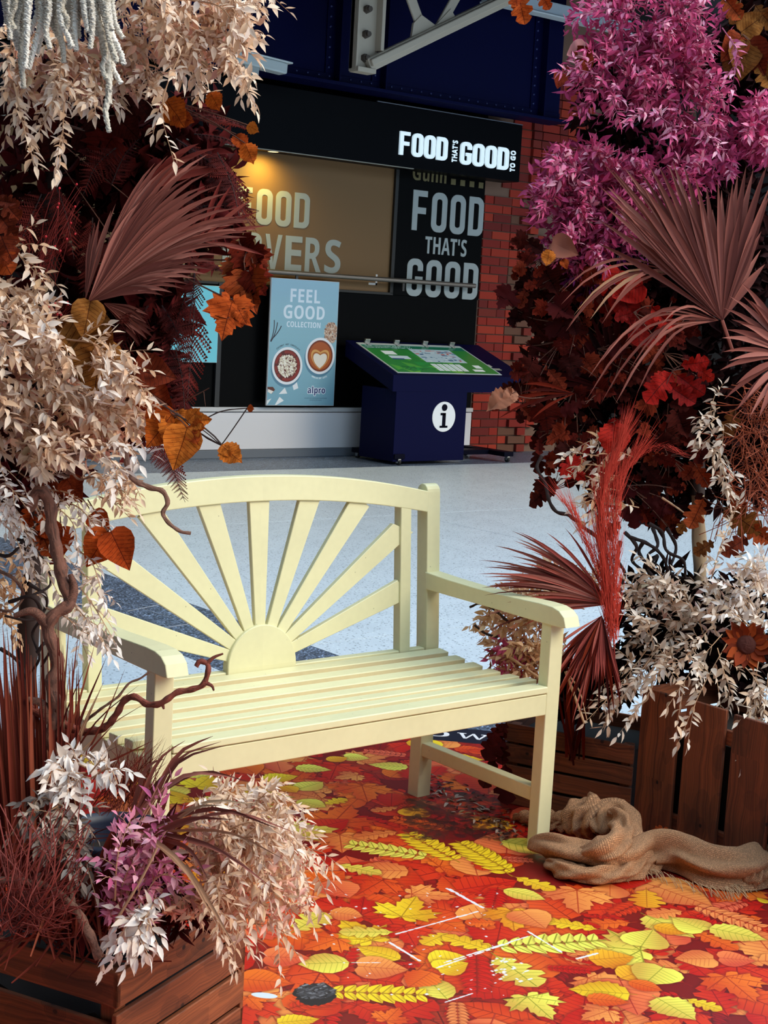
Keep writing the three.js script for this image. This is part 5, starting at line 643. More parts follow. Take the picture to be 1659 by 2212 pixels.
// ---------------------------------------------------------------- planting in the left crate
{
  const tub = thing('plant_tub', 'dark blue plastic tub half hidden behind the crate stems at lower left', 'tub', at(245, 1925, 2.78).toArray());
  { const y = 0.0, pr = [[0.0, -0.16], [0.075, -0.16], [0.1, 0.1], [0.108, 0.1], [0.108, 0.115], [0.095, 0.118], [0.088, 0.1], [0.07, -0.15], [0, -0.15]].map(([a, b]) => new THREE.Vector2(a, b + y)); mesh('body', new THREE.LatheGeometry(pr, 32), std('#0d1730', 0.5), tub); mesh('soil', (() => { const g = new THREE.CylinderGeometry(0.09, 0.085, 0.01, 20); g.translate(0, 0.06, 0); return g; })(), std('#1a100c', 0.95), tub); }
  thicket('ruscus_filling', 'loose cream leaves filling the branches that spill over the left crate', [[560, 1840, 2.46, 90, 80, 0.05], [500, 1900, 2.44, 90, 90, 0.05], [600, 1930, 2.44, 70, 70, 0.04], [450, 1830, 2.46, 60, 60, 0.04], [400, 1950, 2.44, 60, 30, 0.03]], 900, { geo: THIN[1], mat: PM.cream[1], L: 0.023 });
  thicket('crate_filling', 'dark twiggy leaf filling inside the left crate', [[390, 1965, 2.5, 70, 45, 0.06], [300, 1960, 2.52, 90, 60, 0.06], [150, 1990, 2.52, 110, 50, 0.06], [330, 1850, 2.58, 70, 80, 0.05]], 900, { geo: THIN[0], mat: PM.burg[2], L: 0.034 });
  const low = { mats: PM.cream, geos: THIN.concat(RUS), L: 0.0225, n: 18, twigs: 5, droop: 0.1, arch: 0.05, label: 'drooping cream branch over the left crate', group: 'cream branches spilling over the left crate' };
  tips([[630, 1800], [650, 1830], [590, 1770], [690, 1880], [705, 1930], [700, 1975], [660, 1960], [640, 2000], [645, 2065], [600, 2010], [560, 2060], [540, 2045], [510, 2098], [480, 2060], [470, 2030], [520, 1990], [580, 1940], [620, 1920], [450, 1990], [550, 1880], [500, 1830], [540, 1760], [610, 1850], [570, 1820], [520, 1910], [480, 1930], [640, 1890], [590, 1890], [530, 1800], [560, 1960], [440, 1800], [480, 1780], [600, 1960], [470, 1870], [620, 1760], [660, 1900]], (x, y) => [395 + (x - 400) * (0.3 + 0.3 * R0()) + 30 * R0(), 1735 + (y - 1740) * (0.25 + 0.4 * R0()) + 30 * R0()], 2.34, 2.58, low);
  const pk = { mats: PM.palepink, L: 0.024, n: 14, twigs: 3, droop: 0.0, name: 'pink_branch', label: 'pink ruscus branch in the left crate', group: 'pink branches in the left crate' };
  tips([[282, 1770], [265, 1795], [335, 1845], [352, 1722], [340, 1700], [392, 1900], [378, 1860], [300, 1950], [240, 1980], [330, 1980], [400, 1925], [290, 1860], [360, 1790], [270, 1900], [385, 1760], [310, 1800]], (x, y) => [230 + (x - 230) * 0.35, 2020 - (2020 - y) * 0.3], 2.34, 2.48, pk);
  tips([[245, 2075], [270, 2092], [292, 2050], [340, 2040], [222, 2088], [320, 2065], [290, 2020], [250, 2040]], (x, y) => [305 + 20 * R0(), 1960 + 20 * R0()], 2.3, 2.4, { mats: PM.white, L: 0.028, n: 9, twigs: 2, droop: 0.25, label: 'white ruscus tip at the left crate corner', group: 'white tips at the crate corner' });
  tips([[60, 1790], [95, 1850], [120, 1825], [150, 1900], [168, 1940], [195, 1880], [80, 1830], [130, 1870], [175, 1905], [110, 1790], [205, 1930], [140, 1950]], (x, y) => [115 + 20 * R0(), 1740 + 20 * R0()], 2.38, 2.5, { mats: PM.grey, L: 0.024, n: 15, twigs: 3, droop: 0.25, name: 'grey_branch', label: 'greyish branch before the reeds', group: 'grey branches at lower left' });
  tips([[100, 1692], [240, 1692], [257, 1702], [170, 1775], [150, 1742], [85, 1668], [215, 1675], [125, 1720], [190, 1730]], (x, y) => [150 + 50 * R0(), 1660 + 30 * R0()], 2.42, 2.52, { mats: PM.white, L: 0.027, n: 9, twigs: 2, droop: 0.1, label: 'white ruscus tip beside the blue tub', group: 'white tips beside the blue tub' });
  fan([190, 1960, 2.5], [[380, 1760], [400, 1780], [350, 1750], [420, 1790], [330, 1760], [300, 1750], [390, 1830], [360, 1800], [260, 1760], [430, 1830], [345, 1860], [300, 1830]].map(([x, y]) => [x, y, 2.48]), { w: 0.02, mats: PM.palmred.map((m, i) => [PM.reed[1], PM.reed[0], PM.palmred[1]][i]), sag: 0.02, label: 'dark red palm leaf standing behind the pink branches in the left crate' });
  clump('grass_tuft', 'long faded brown blades arching over the cream branches at lower left', [330, 1800, 2.42], [[640, 1800], [600, 1790], [560, 1740], [510, 2050], [590, 1920], [500, 1770], [620, 1860], [470, 2000], [450, 1900], [540, 1880], [480, 1740]].map(([x, y]) => [x, y, 2.3]), { w: 0.009, mats: PM.palm.slice(0, 2).concat(PM.straw), sag: 0.12, spread: 0.05 });
  { const p0 = at(40, 1900, 2.4), g = thing('fine_twigs', 'tangle of fine red twigs in the left crate', 'twigs', p0.toArray()), tw = []; for (let i = 0; i < 170; i++) { const s = at(-20 + 120 * R0(), 1960 + 60 * R0(), 2.38).sub(p0), e = at(-30 + 230 * R0(), 1730 + 290 * R0(), 2.32 + 0.1 * R0()).sub(p0); tw.push(tube([s, s.clone().lerp(e, 0.5).add(rv().multiplyScalar(0.07)), e], 0.0006 + 0.0006 * R0(), 3, 5)); } mesh('twigs', merge(tw), std('#7c302a', 0.7), g, { kind: 'stuff' }); }
  clump('grass_tuft', 'dark red grass filling the left crate', [120, 2010, 2.5], [...Array(140)].map(() => [-20 + 320 * R0(), 1780 + 180 * R0(), 2.42 + 0.12 * R0()]), { w: 0.004, mats: PM.reed, parts: 40, spread: 0.3, seg: 5 });
  wood_stem('bare grey branch leaning in the left crate', [[215, 2070, 2.38], [190, 2010, 2.38], [160, 1960, 2.39], [110, 1920, 2.4], [60, 1905, 2.4], [0, 1900, 2.4]], 0.008, 0.005, SM.barkGrey, [[[160, 1960, 2.39], [150, 1900, 2.4], [140, 1860, 2.4]]], 'bare_branch');
  wood_stem('straight tan stem leaning over the cream branches at lower left', [[250, 1990, 2.38], [310, 1890, 2.37], [340, 1830, 2.36]], 0.0025, 0.0018, SM.tan, [], 'bare_branch');
}
// ================================================================ right side of the arch
{
  wood_stem('pale barked post of the arch behind the white branches at right', [[1530, 1800, 4.3], [1520, 1500, 4.3], [1512, 1250, 4.3], [1508, 1070, 4.3]], 0.021, 0.019, std('#9a8266', 0.85), [], 'arch_post');
  wood_stem('dark upper post of the arch hidden in the right foliage', [[1508, 1070, 4.3], [1500, 700, 4.36], [1490, 200, 4.4], [1490, -150, 4.4]], 0.018, 0.018, SM.barkDark, [], 'arch_post');
  thicket('leaf_thicket', 'dense dark red leaf filling in the right side of the arch', [[1340, 720, 4.42, 200, 170, 0.1], [1330, 880, 4.42, 190, 150, 0.1], [1560, 760, 4.4, 130, 200, 0.12], [1510, 450, 4.45, 140, 200, 0.1], [1620, 180, 4.45, 70, 220, 0.1], [1420, 1020, 4.4, 150, 110, 0.1], [1600, 960, 4.4, 90, 150, 0.1], [1400, 600, 4.42, 160, 120, 0.1], [1230, 640, 4.42, 90, 90, 0.08], [1560, 560, 4.4, 120, 150, 0.1], [1480, 880, 4.35, 90, 110, 0.08], [1350, 300, 4.45, 110, 220, 0.08]], 6200, { geo: RUS[1], mat: PM.dark[0], L: 0.062 });
  thicket('leaf_thicket', 'dark leaf filling behind the white branches above the right crate', [[1560, 1330, 4.3, 120, 100, 0.1], [1450, 1400, 4.25, 110, 70, 0.08], [1600, 1430, 4.2, 80, 60, 0.06], [1300, 1470, 4.2, 70, 60, 0.06], [1230, 1500, 4.2, 60, 50, 0.05], [1420, 1300, 4.3, 90, 80, 0.06], [1500, 1350, 4.28, 90, 80, 0.06]], 2200, { geo: RUS[0], mat: PM.dark[1], L: 0.055 });
  // pink ruscus
  const pinkBlobs = [[1400, 40, 190, 100, 14], [1330, 170, 120, 110, 12], [1470, 210, 120, 130, 13], [1280, 375, 130, 75, 12], [1215, 440, 85, 70, 8], [1320, 480, 130, 80, 12], [1250, 540, 80, 60, 7], [1430, 400, 110, 90, 8], [1640, 280, 45, 80, 5], [1540, 330, 60, 70, 4], [1450, 110, 90, 80, 6]];
  const pinkTips = []; for (const [x, y, rx, ry, n] of pinkBlobs) for (let i = 0; i < n; i++) { const a = D2 * (i + R0()) / n, q = 0.55 + 0.45 * R0(); pinkTips.push([x + rx * q * Math.cos(a), y + ry * q * Math.sin(a), 4.12 + 0.12 * R0(), x + rx * 0.1 * Math.cos(a), y + ry * 0.1 * Math.sin(a)]); }
  const pink = { mats: PM.pink, L: 0.031, geos: THIN.concat(RUS), n: 18, twigs: 4, droop: 0.02, r: 0.0018, stem: std('#8a3a5c', 0.8), cat: 'branch', name: 'pink_branch', label: 'pink ruscus branch in the pink mass', group: 'pink branches at the upper right' };
  thicket('pink_filling', 'loose dyed pink ruscus leaves filling the pink mass', pinkBlobs.map(([x, y, rx, ry]) => [x, y, 4.26, rx, ry, 0.09]), 5200, { geo: RUS[0], mat: PM.pink[2], L: 0.032 });
  const fromOf = new Map(pinkTips.map(t => [t[0] + ',' + t[1], [t[3], t[4]]]));
  tips(pinkTips, (x, y) => fromOf.get(x + ',' + y), 4.1, 4.25, { ...pink, where: 'of the pink mass at upper right' });
  tips([[1225, 600], [1190, 590], [1300, 610], [1260, 640], [1340, 580], [1390, 570], [1420, 520]], (x, y) => [x + 40, y - 90], 4.22, 4.3, { ...pink, mats: PM.violet, name: 'violet_branch', label: 'dark violet branch below the pink mass', group: 'violet branches below the pink mass', where: 'below the pink mass' });
  [[[1290, 160], [1240, 150], [1206, 155], 'pink ruscus sprig sticking out left beside the girder end'], [[1560, 60], [1590, 110], [1580, 200], 'pink ruscus branch hanging beside the brown leaves at top right'], [[1450, 270], [1400, 240], [1360, 265], 'pale pink ruscus tip pointing left in the middle of the pink mass'], [[1480, 250], [1530, 290], [1550, 330], 'palest pink ruscus branch at the right of the pink mass']].forEach(([a, b, c, label]) => branch(Pd([a, b, c], 4.1, 4.05), { ...pink, mats: PM.pink.slice(1, 4).concat(PM.palepink), label, group: undefined, twigs: 2 }));
  // top right brown leaves, orange leaves at the top
  bigLeaves('brown_leaf_spray', 'brown dry leaves in shade at the top right corner', [[1600, 70, 1655, 30, 4.2], [1600, 80, 1560, 130, 4.2], [1610, 90, 1600, 170, 4.2], [1620, 90, 1650, 160, 4.2], [1590, 120, 1575, 170, 4.2], [1640, 120, 1665, 190, 4.2], [1560, -10, 1600, 40, 4.2], [1630, 10, 1670, 60, 4.2], [1600, 0, 1575, 50, 4.22]], { geos: OAK.concat(HEART), mats: PM.brown.concat(PM.rust) });
  bigLeaves('orange_leaf_spray', 'orange oak leaf hanging at the top edge before the roof strut', [[1118, -20, 1133, 48, 4.1, 0.2], [1110, -30, 1118, 20, 4.1, 0.4], [1165, -25, 1185, 18, 4.1, 0.3]], { geos: OAK, mats: PM.redor.concat(PM.orange) });
  bigLeaves('dull_leaf_spray', 'dull pinkish leaves at the left edge of the pink mass', [[1270, 130, 1235, 100, 4.15], [1265, 100, 1225, 120, 4.15], [1210, 160, 1205, 190, 4.15], [1260, 120, 1270, 160, 4.15]], { geos: HEART, mats: [leafM(['#a0686a'])[0], PM.oak[3]] });
  // fan palms
  fan([1560, 692, 4.0], [[1312, 352], [1345, 340], [1362, 372], [1400, 352], [1438, 345], [1458, 332], [1490, 372], [1530, 382], [1562, 390], [1600, 362], [1634, 342], [1660, 350], [1668, 420], [1330, 432], [1290, 470], [1380, 395], [1420, 382], [1512, 425], [1645, 500], [1655, 560], [1300, 400], [1470, 400], [1580, 400], [1620, 420], [1350, 480], [1410, 430], [1395, 470], [1325, 362], [1355, 350], [1380, 352], [1420, 345], [1450, 360], [1475, 350], [1508, 362], [1545, 372], [1582, 372], [1618, 352], [1645, 348], [1664, 385], [1320, 400], [1340, 450], [1365, 420], [1300, 440], [1490, 420], [1545, 430], [1600, 430], [1655, 460], [1650, 530], [1280, 500]].map(([x, y]) => [x + 14 * (R0() - 0.5), y + 24 * R0(), 3.97 + 0.06 * R0()]), { w: 0.021, mats: PM.palm, sag: 0.03, stalk: [1583, 760, 4.0], label: 'large dusty pink fan palm leaf standing upright at right' });
  fan([1472, 588, 4.05], [[1212, 632], [1212, 658], [1222, 716], [1228, 704], [1275, 690], [1300, 700], [1240, 680], [1330, 650]].map(([x, y]) => [x, y, 3.97]), { w: 0.0095, mats: PM.palm.concat(PM.straw), sag: 0.18, label: 'thin drooping palm blades reaching left below the pink mass' });
  fan([1552, 692, 4.02], [[1268, 862], [1298, 872], [1330, 872], [1340, 856], [1376, 850], [1272, 815], [1430, 700], [1300, 780], [1360, 800], [1350, 740], [1400, 760]].map(([x, y]) => [x, y, 3.93]), { w: 0.0085, mats: PM.palm, sag: 0.22, label: 'long drooping palm strands hanging left from the fan hub at right' });
  fan([1710, 770, 3.95], [[1600, 610], [1576, 640], [1562, 665], [1570, 712], [1560, 730], [1555, 800], [1565, 862], [1592, 885], [1612, 862], [1602, 700], [1622, 650], [1640, 900], [1580, 690], [1575, 780], [1590, 830], [1605, 640], [1620, 900], [1562, 760]].map(([x, y]) => [x, y, 3.88]), { w: 0.017, mats: PM.palm, sag: 0.06, label: 'spiky dusty palm leaf at the right edge below the large fan' });
  fan([1340, 850, 4.25], [[1130, 742], [1142, 800], [1200, 702], [1250, 682], [1290, 662], [1170, 720], [1120, 780], [1225, 690], [1270, 670], [1330, 660], [1150, 830], [1310, 680], [1140, 765]].map(([x, y]) => [x, y, 4.22]), { w: 0.018, mats: PM.dark.concat(PM.burg), sag: 0.04, label: 'dark palm leaf in shade left of the bright red leaves' });
  fan([1240, 850, 4.2], [[1050, 880], [1075, 905], [1130, 830], [1120, 850], [1100, 870], [1140, 880], [1150, 905]].map(([x, y]) => [x, y, 4.12]), { w: 0.011, mats: PM.oak.slice(0, 3), sag: 0.06, label: 'thin dark red palm strands pointing left before the brick pier' });
  fan([1318, 1305, 3.98], [[1034, 1210], [1032, 1240], [1050, 1266], [1078, 1272], [1100, 1200], [1110, 1168], [1132, 1180], [1150, 1192], [1180, 1150], [1200, 1172], [1060, 1255], [1090, 1230], [1120, 1215], [1070, 1222], [1140, 1240], [1110, 1260], [1160, 1265], [1220, 1140], [1060, 1240], [1180, 1200], [1200, 1240], [1045, 1225], [1085, 1250], [1065, 1262], [1130, 1205], [1095, 1262], [1150, 1225], [1170, 1215], [1112, 1232], [1190, 1262], [1210, 1200]].concat(fanTips([1318, 1305, 3.96], 140, 194, 34, 170, 285, 0.1)).map(([x, y]) => [x, y, 3.95 + 0.06 * R0()]), { w: 0.0085, mats: PM.palmred.concat(PM.palm), sag: 0.06, label: 'reddish fan palm leaf spreading left over the bench armrest' });
  fan([1300, 1330, 3.96], [[1200, 1420], [1212, 1480], [1222, 1540], [1236, 1562], [1252, 1540], [1262, 1490], [1208, 1390], [1195, 1400], [1282, 1480], [1300, 1462], [1228, 1420], [1240, 1450], [1270, 1450], [1225, 1500], [1250, 1500], [1205, 1450]].concat(fanTips([1300, 1330, 3.92], 225, 285, 40, 90, 250, 0.08)).map(([x, y]) => [x, y, 3.92]), { w: 0.0085, mats: PM.palmred.concat(PM.oak), sag: 0.02, label: 'dark red palm strands hanging down right of the bench leg' });
  clump('grass_tuft', 'dark red reed tuft rising from the crate right of the bench leg', [1240, 1640, 4.15], [[1200, 1420], [1220, 1400], [1240, 1390], [1260, 1410], [1280, 1420], [1300, 1440], [1215, 1480], [1250, 1440], [1230, 1450], [1290, 1480], [1270, 1500], [1320, 1470]].map(([x, y]) => [x, y, 4.02]), { w: 0.011, mats: PM.oak, spread: 0.06 });
  // red pampas plume
  { const p0 = at(1328, 1420, 3.98), g = thing('pampas_plume', 'tall bright red feathery plume right of the bench armrest', 'plume', p0.toArray()), hair = []; const rails = [[[1322, 1400], [1315, 1290], [1300, 1180], [1300, 1080], [1322, 1000], [1350, 930]], [[1326, 1400], [1322, 1250], [1312, 1120], [1330, 1040], [1370, 985], [1430, 966], [1490, 985]], [[1318, 1390], [1300, 1260], [1268, 1170], [1240, 1110], [1215, 1080]], [[1330, 1400], [1330, 1250], [1330, 1120], [1345, 1030], [1395, 960]]].map(l => new THREE.CatmullRomCurve3(l.map(([x, y]) => at(x, y, 3.96).sub(p0))));
    const nr = [900, 350, 220, 330]; rails.forEach((c, k) => { for (let i = 0; i < nr[k]; i++) { const t = 0.02 + 0.93 * R0(), s = c.getPointAt(t), T = c.getTangentAt(t), l = (0.05 + 0.09 * R0()) * (k === 1 && t > 0.6 ? 0.5 : 1), sp = 0.32; const e = s.clone().add(T.clone().multiplyScalar(l)).add(rv().multiplyScalar(l * sp * 1.7)), m = s.clone().lerp(e, 0.5).add(rv().multiplyScalar(0.006)); const w = 0.00055, n = V(w, 0, 0.3 * w), a = s.clone().add(rv().multiplyScalar(0.022)); const q = new THREE.BufferGeometry(); q.setAttribute('position', new THREE.Float32BufferAttribute([...a.clone().sub(n).toArray(), ...a.clone().add(n).toArray(), ...m.clone().sub(n).toArray(), ...m.clone().add(n).toArray(), ...e.toArray()], 3)); q.setIndex([0, 1, 2, 1, 3, 2, 2, 3, 4]); q.computeVertexNormals(); hair.push(q); } });
    mesh('plume', merge(hair), new THREE.MeshStandardMaterial({ color: col('#b4301e'), roughness: 0.9, side: THREE.DoubleSide }), g, { kind: 'stuff' }); mesh('stem', tube([V(0, 0, 0), at(1316, 1250, 3.96).sub(p0), at(1302, 1090, 3.96).sub(p0)], 0.002, 5, 6), SM.red, g); }
  // rust fluff
  { const p0 = at(1640, 1000, 4.1), g = thing('dried_grass', 'fine rust orange dried grass tangle at the right edge', 'grass', p0.toArray()), tw = []; for (let i = 0; i < 260; i++) { const s = at(1600 + 80 * R0(), 850 + 260 * R0(), 4.1).sub(p0), e = s.clone().add(rv().multiplyScalar(0.22)).add(V(-0.02, -0.03, 0)); tw.push(tube([s, s.clone().lerp(e, 0.5).add(rv().multiplyScalar(0.06)), e], 0.0013, 3, 5)); } mesh('strands', merge(tw), std('#8e3a14', 0.8), g, { kind: 'stuff' }); }
  // broad dark red leaves
  const oakG = { geos: OAK.concat(MAPLE), group: 'dark red leaf sprays on the right arch', mats: PM.oak };
  const sprayAt = (x, y, d, n, s, o, label, rx = 60, ry = 55) => bigLeaves(o.name || 'oak_leaf_spray', label, [...Array(n)].map(() => { const a = x + (R0() - 0.5) * 2 * rx, b = y + (R0() - 0.5) * 2 * ry, t = R0() * D2, l = s * (0.7 + 0.6 * R0()); return [a, b, a + l * Math.cos(t), b + l * (0.6 * Math.sin(t) + 0.5), d + 0.12 * (R0() - 0.5), 0.8]; }), o);
  [[1180, 600, 'below the left end of the pink mass'], [1230, 620, 'left of the thin drooping palm blades'], [1150, 560, 'nearest the brick pier at the top'], [1160, 680, 'before the brick pier, second highest'], [1190, 760, 'right of the information desk map'], [1140, 830, 'touching the right end of the information desk'], [1230, 880, 'above the hanging dark twig'], [1190, 940, 'at the foot of the brick pier'], [1260, 720, 'over the dark palm leaf'], [1290, 820, 'under the drooping palm strands'], [1270, 960, 'left of the bright red leaf'], [1340, 1040, 'behind the red plume'], [1400, 1100, 'right of the red plume'], [1420, 700, 'below the thin drooping blades'], [1330, 640, 'between pink mass and drooping blades'], [1480, 760, 'under the large fan hub'], [1420, 900, 'right of the bright red leaf'], [1230, 1020, 'above the bench armrest, over the pale floor'], [1340, 760, 'left of the bright red oak leaves'], [1460, 1010, 'right of the plume top']].forEach(([x, y, w], i) => sprayAt(x, y, 4.24, 14, 42, { ...oakG, group: undefined, mats: i % 3 ? PM.oak : PM.oak.concat(PM.burg) }, 'dark red oak leaf spray ' + w));
  bigLeaves('red_leaf_spray', 'bright red oak leaves below the large fan palm', [[1455, 800, 1398, 868, 4.0, 0.3], [1470, 790, 1530, 780, 4.0, 0.3], [1460, 810, 1520, 850, 4.0, 0.4], [1440, 830, 1500, 870, 4.0, 0.4], [1500, 790, 1540, 820, 4.02, 0.5], [1430, 800, 1410, 830, 4.02, 0.5]], { geos: OAK, mats: PM.red });
  bigLeaves('red_leaf_spray', 'bright red broad leaf hanging above the red plume', [[1325, 912, 1325, 990, 4.02, 0.15], [1310, 915, 1350, 930, 4.05, 0.6], [1345, 930, 1340, 975, 4.04, 0.3]], { geos: BIRCH, mats: PM.red });
  sprayAt(1340, 620, 4.2, 7, 55, { geos: HEART.concat(MAPLE), mats: PM.red.slice(0, 2), name: 'red_leaf_spray' }, 'red leaves between the drooping palm blades and the pink mass', 60, 50);
  sprayAt(1390, 700, 4.15, 6, 50, { geos: HEART.concat(OAK), mats: PM.red.slice(0, 2), name: 'red_leaf_spray' }, 'red leaves behind the drooping palm strands', 50, 50);
  sprayAt(1260, 1000, 4.2, 6, 45, { geos: MAPLE, mats: PM.red.slice(0, 2), name: 'red_leaf_spray' }, 'red leaves at the tip of the hanging dark twig', 50, 40);
  sprayAt(1180, 560, 4.18, 5, 50, { geos: HEART, mats: leafM(['#8c5444', '#7a4436']), name: 'dull_leaf_spray' }, 'dull curled leaves before the brick pier under the pink mass', 40, 40);
  bigLeaves('yellow_leaf_spray', 'small yellow leaf under the left end of the pink mass', [[1188, 540, 1180, 575, 4.1, 0.3], [1215, 560, 1225, 580, 4.12, 0.4]], { geos: BIRCH, mats: PM.orange });
  bigLeaves('orange_leaf_spray', 'orange brown leaves before the pale post at right', [[1560, 1095, 1640, 1150, 4.1, 0.4], [1520, 1075, 1490, 1140, 4.1, 0.4], [1600, 1130, 1662, 1170, 4.1, 0.4], [1570, 1050, 1605, 1100, 4.1, 0.4], [1545, 1170, 1500, 1195, 4.12, 0.5], [1620, 1160, 1560, 1195, 4.1, 0.5], [1500, 1000, 1530, 1050, 4.12, 0.5], [1590, 880, 1570, 940, 4.1, 0.5], [1490, 1120, 1465, 1150, 4.12, 0.4]], { geos: BIRCH.concat(OAK), mats: PM.brown.concat(PM.rust) });
  bigLeaves('curled_leaf', 'curled tan dry leaves pointing left beside the information desk', [[1105, 850, 1052, 885, 4.1, 1.2], [1092, 855, 1105, 835, 4.1, 1], [1115, 845, 1085, 870, 4.1, 1.2]], { geos: BIRCH, mats: leafM(['#b0765c', '#9a6048']), stalk: [[1180, 858, 4.15], [1140, 860, 4.12], [1105, 852, 4.1]] });
  bigLeaves('dry_leaf_spray', 'dark withered leaves hanging left of the low crate', [[1085, 1560, 1060, 1610, 4.2], [1090, 1570, 1050, 1640, 4.2], [1080, 1590, 1085, 1650, 4.2], [1095, 1560, 1075, 1600, 4.2], [1070, 1640, 1045, 1700, 4.2], [1090, 1650, 1095, 1735, 4.2]], { geos: OAK, mats: PM.burg.concat(PM.oak.slice(0, 2)) });
  // cream and white ruscus on the right
  const wr = { name: 'pale_branch', mats: PM.dusty, L: 0.031, n: 13, twigs: 3, droop: 0.1, stem: SM.tan };
  tips([[1505, 978], [1560, 962], [1512, 930], [1580, 1060], [1540, 1010], [1570, 1000], [1500, 950], [1590, 1030], [1575, 1085], [1530, 905]], (x, y) => [1545 + 15 * R0(), y - 50], 4.0, 4.1, { ...wr, twigs: 1, n: 10, label: 'pale branch below the bright oak leaves', group: 'pale branches on the right arch', where: 'below the bright red oak leaves' });
  tips([[1213, 992], [1222, 1035], [1258, 1072], [1290, 1010], [1235, 975], [1262, 1040], [1240, 1100], [1270, 1110], [1255, 1140], [1300, 1130]], (x, y) => [x + 80, y - 5 - 30 * R0()], 4.0, 4.08, { ...wr, mats: PM.dusty.concat(PM.beige), twigs: 1, n: 11, label: 'pale branch left of the red plume', group: 'pale branches left of the plume', where: 'left of the red plume' });
  tips([[1600, 1200], [1640, 1190], [1580, 1230], [1622, 1260], [1550, 1258], [1652, 1300], [1520, 1290], [1590, 1320], [1642, 1350], [1565, 1300], [1610, 1230], [1655, 1240], [1540, 1330], [1600, 1290], [1630, 1320], [1570, 1260]], (x, y) => [1640 - (1640 - x) * 0.35 + 20, y + 70 * R0() + 20], 3.95, 4.1, { ...wr, mats: PM.white.concat(PM.dusty), label: 'white branch above the sunflower', group: 'white branches above the sunflower', where: 'above the rust sunflower' });
  tips([[1372, 1240], [1400, 1222], [1382, 1280], [1420, 1300], [1352, 1330], [1440, 1260], [1460, 1292], [1500, 1260], [1342, 1290], [1405, 1345], [1450, 1340], [1490, 1320], [1365, 1370], [1330, 1400], [1480, 1380], [1420, 1390], [1395, 1260], [1345, 1250]], (x, y) => [x + 60, y + 40 + 60 * R0()], 4.0, 4.12, { ...wr, mats: PM.dusty, droop: -0.05, label: 'white branch right of the red plume', group: 'white branches right of the plume', where: 'right of the red plume' });
  [[[1535, 1255], [1560, 1170], [1600, 1078], 'pale ruscus branch rising straight before the orange leaves at right', 3.98], [[1570, 1390], [1520, 1480], [1462, 1612], 'cream ruscus branch hanging over the first slat of the upright crate', 3.86], [[1560, 1370], [1500, 1440], [1440, 1530], 'cream ruscus branch just above the longest hanging one on the upright crate', 3.88], [[1450, 1400], [1400, 1500], [1332, 1592], 'cream ruscus branch hanging before the low crate, lowest tip', 3.95], [[1430, 1390], [1370, 1470], [1300, 1575], 'cream ruscus branch hanging before the low crate, left of the lowest tip', 3.97], [[1400, 1400], [1330, 1490], [1262, 1562], 'cream ruscus branch hanging before the low crate, nearest the bench leg', 3.98], [[1420, 1420], [1360, 1480], [1290, 1520], 'short cream ruscus branch over the low crate top', 4.0], [[1640, 1420], [1620, 1540], [1602, 1655], 'cream ruscus branch hanging over the third slat of the upright crate', 3.84], [[1665, 1400], [1655, 1500], [1640, 1610], 'cream ruscus branch hanging at the right edge over the upright crate', 3.84], [[1600, 1430], [1640, 1480], [1655, 1560], 'cream ruscus branch right of the sunflower over the crate', 3.85], [[1550, 1400], [1570, 1470], [1590, 1520], 'cream ruscus branch under the sunflower at the crate top', 3.88], [[1500, 1370], [1420, 1430], [1400, 1480], 'cream ruscus branch above the gap between the two right crates', 3.98], [[1530, 1360], [1480, 1420], [1420, 1450], 'cream ruscus branch left of the sunflower', 3.95]].forEach(([a, b, c, label, d]) => branch(Pd([a, b, c], d + 0.1, d), { ...wr, mats: PM.dusty.concat(PM.cream.slice(0, 2)), label, twigs: 3, n: 18, droop: 0.2 }));
  thicket('beige_filling', 'loose beige ruscus leaves behind the right armrest of the bench', [[1115, 1350, 4.25, 85, 75, 0.06], [1130, 1430, 4.22, 80, 60, 0.06], [1190, 1270, 4.25, 70, 60, 0.05]], 1100, { geo: RUS[0], mat: PM.beige[1], L: 0.03 });
  thicket('white_filling', 'loose pale ruscus leaves above the right crates', [[1420, 1300, 4.16, 80, 70, 0.05], [1590, 1260, 4.12, 80, 60, 0.05], [1500, 1340, 4.12, 90, 50, 0.05]], 130, { geo: RUS[0], mat: PM.dusty[1], L: 0.032 });
  const bg = { name: 'beige_branch', mats: PM.beige, L: 0.029, n: 15, twigs: 4, droop: 0.1, stem: SM.tan, label: 'beige branch behind the right armrest', group: 'beige branches behind the right armrest', where: 'behind the right armrest' };
  tips([[1040, 1330], [1030, 1355], [1062, 1292], [1050, 1390], [1090, 1280], [1075, 1420], [1110, 1300], [1100, 1400], [1130, 1340], [1140, 1420], [1160, 1390], [1120, 1450], [1060, 1340], [1085, 1360], [1150, 1450], [1160, 1330], [1180, 1440], [1160, 1290], [1200, 1260], [1190, 1320], [1130, 1260], [1170, 1240], [1220, 1240], [1240, 1290]], (x, y) => [x + 70 + 30 * R0(), y + 30 * (R0() - 0.3)], 4.05, 4.22, bg);
  tips([[1055, 1425], [1080, 1400], [1105, 1430], [1130, 1400], [1060, 1450], [1120, 1470]], (x, y) => [x + 60, y + 40], 4.15, 4.22, { ...bg, mats: PM.pink.slice(0, 3), name: 'pink_branch', label: 'dull pink tip behind the seat end', group: 'pink tips behind the seat end', where: 'behind the seat end' });
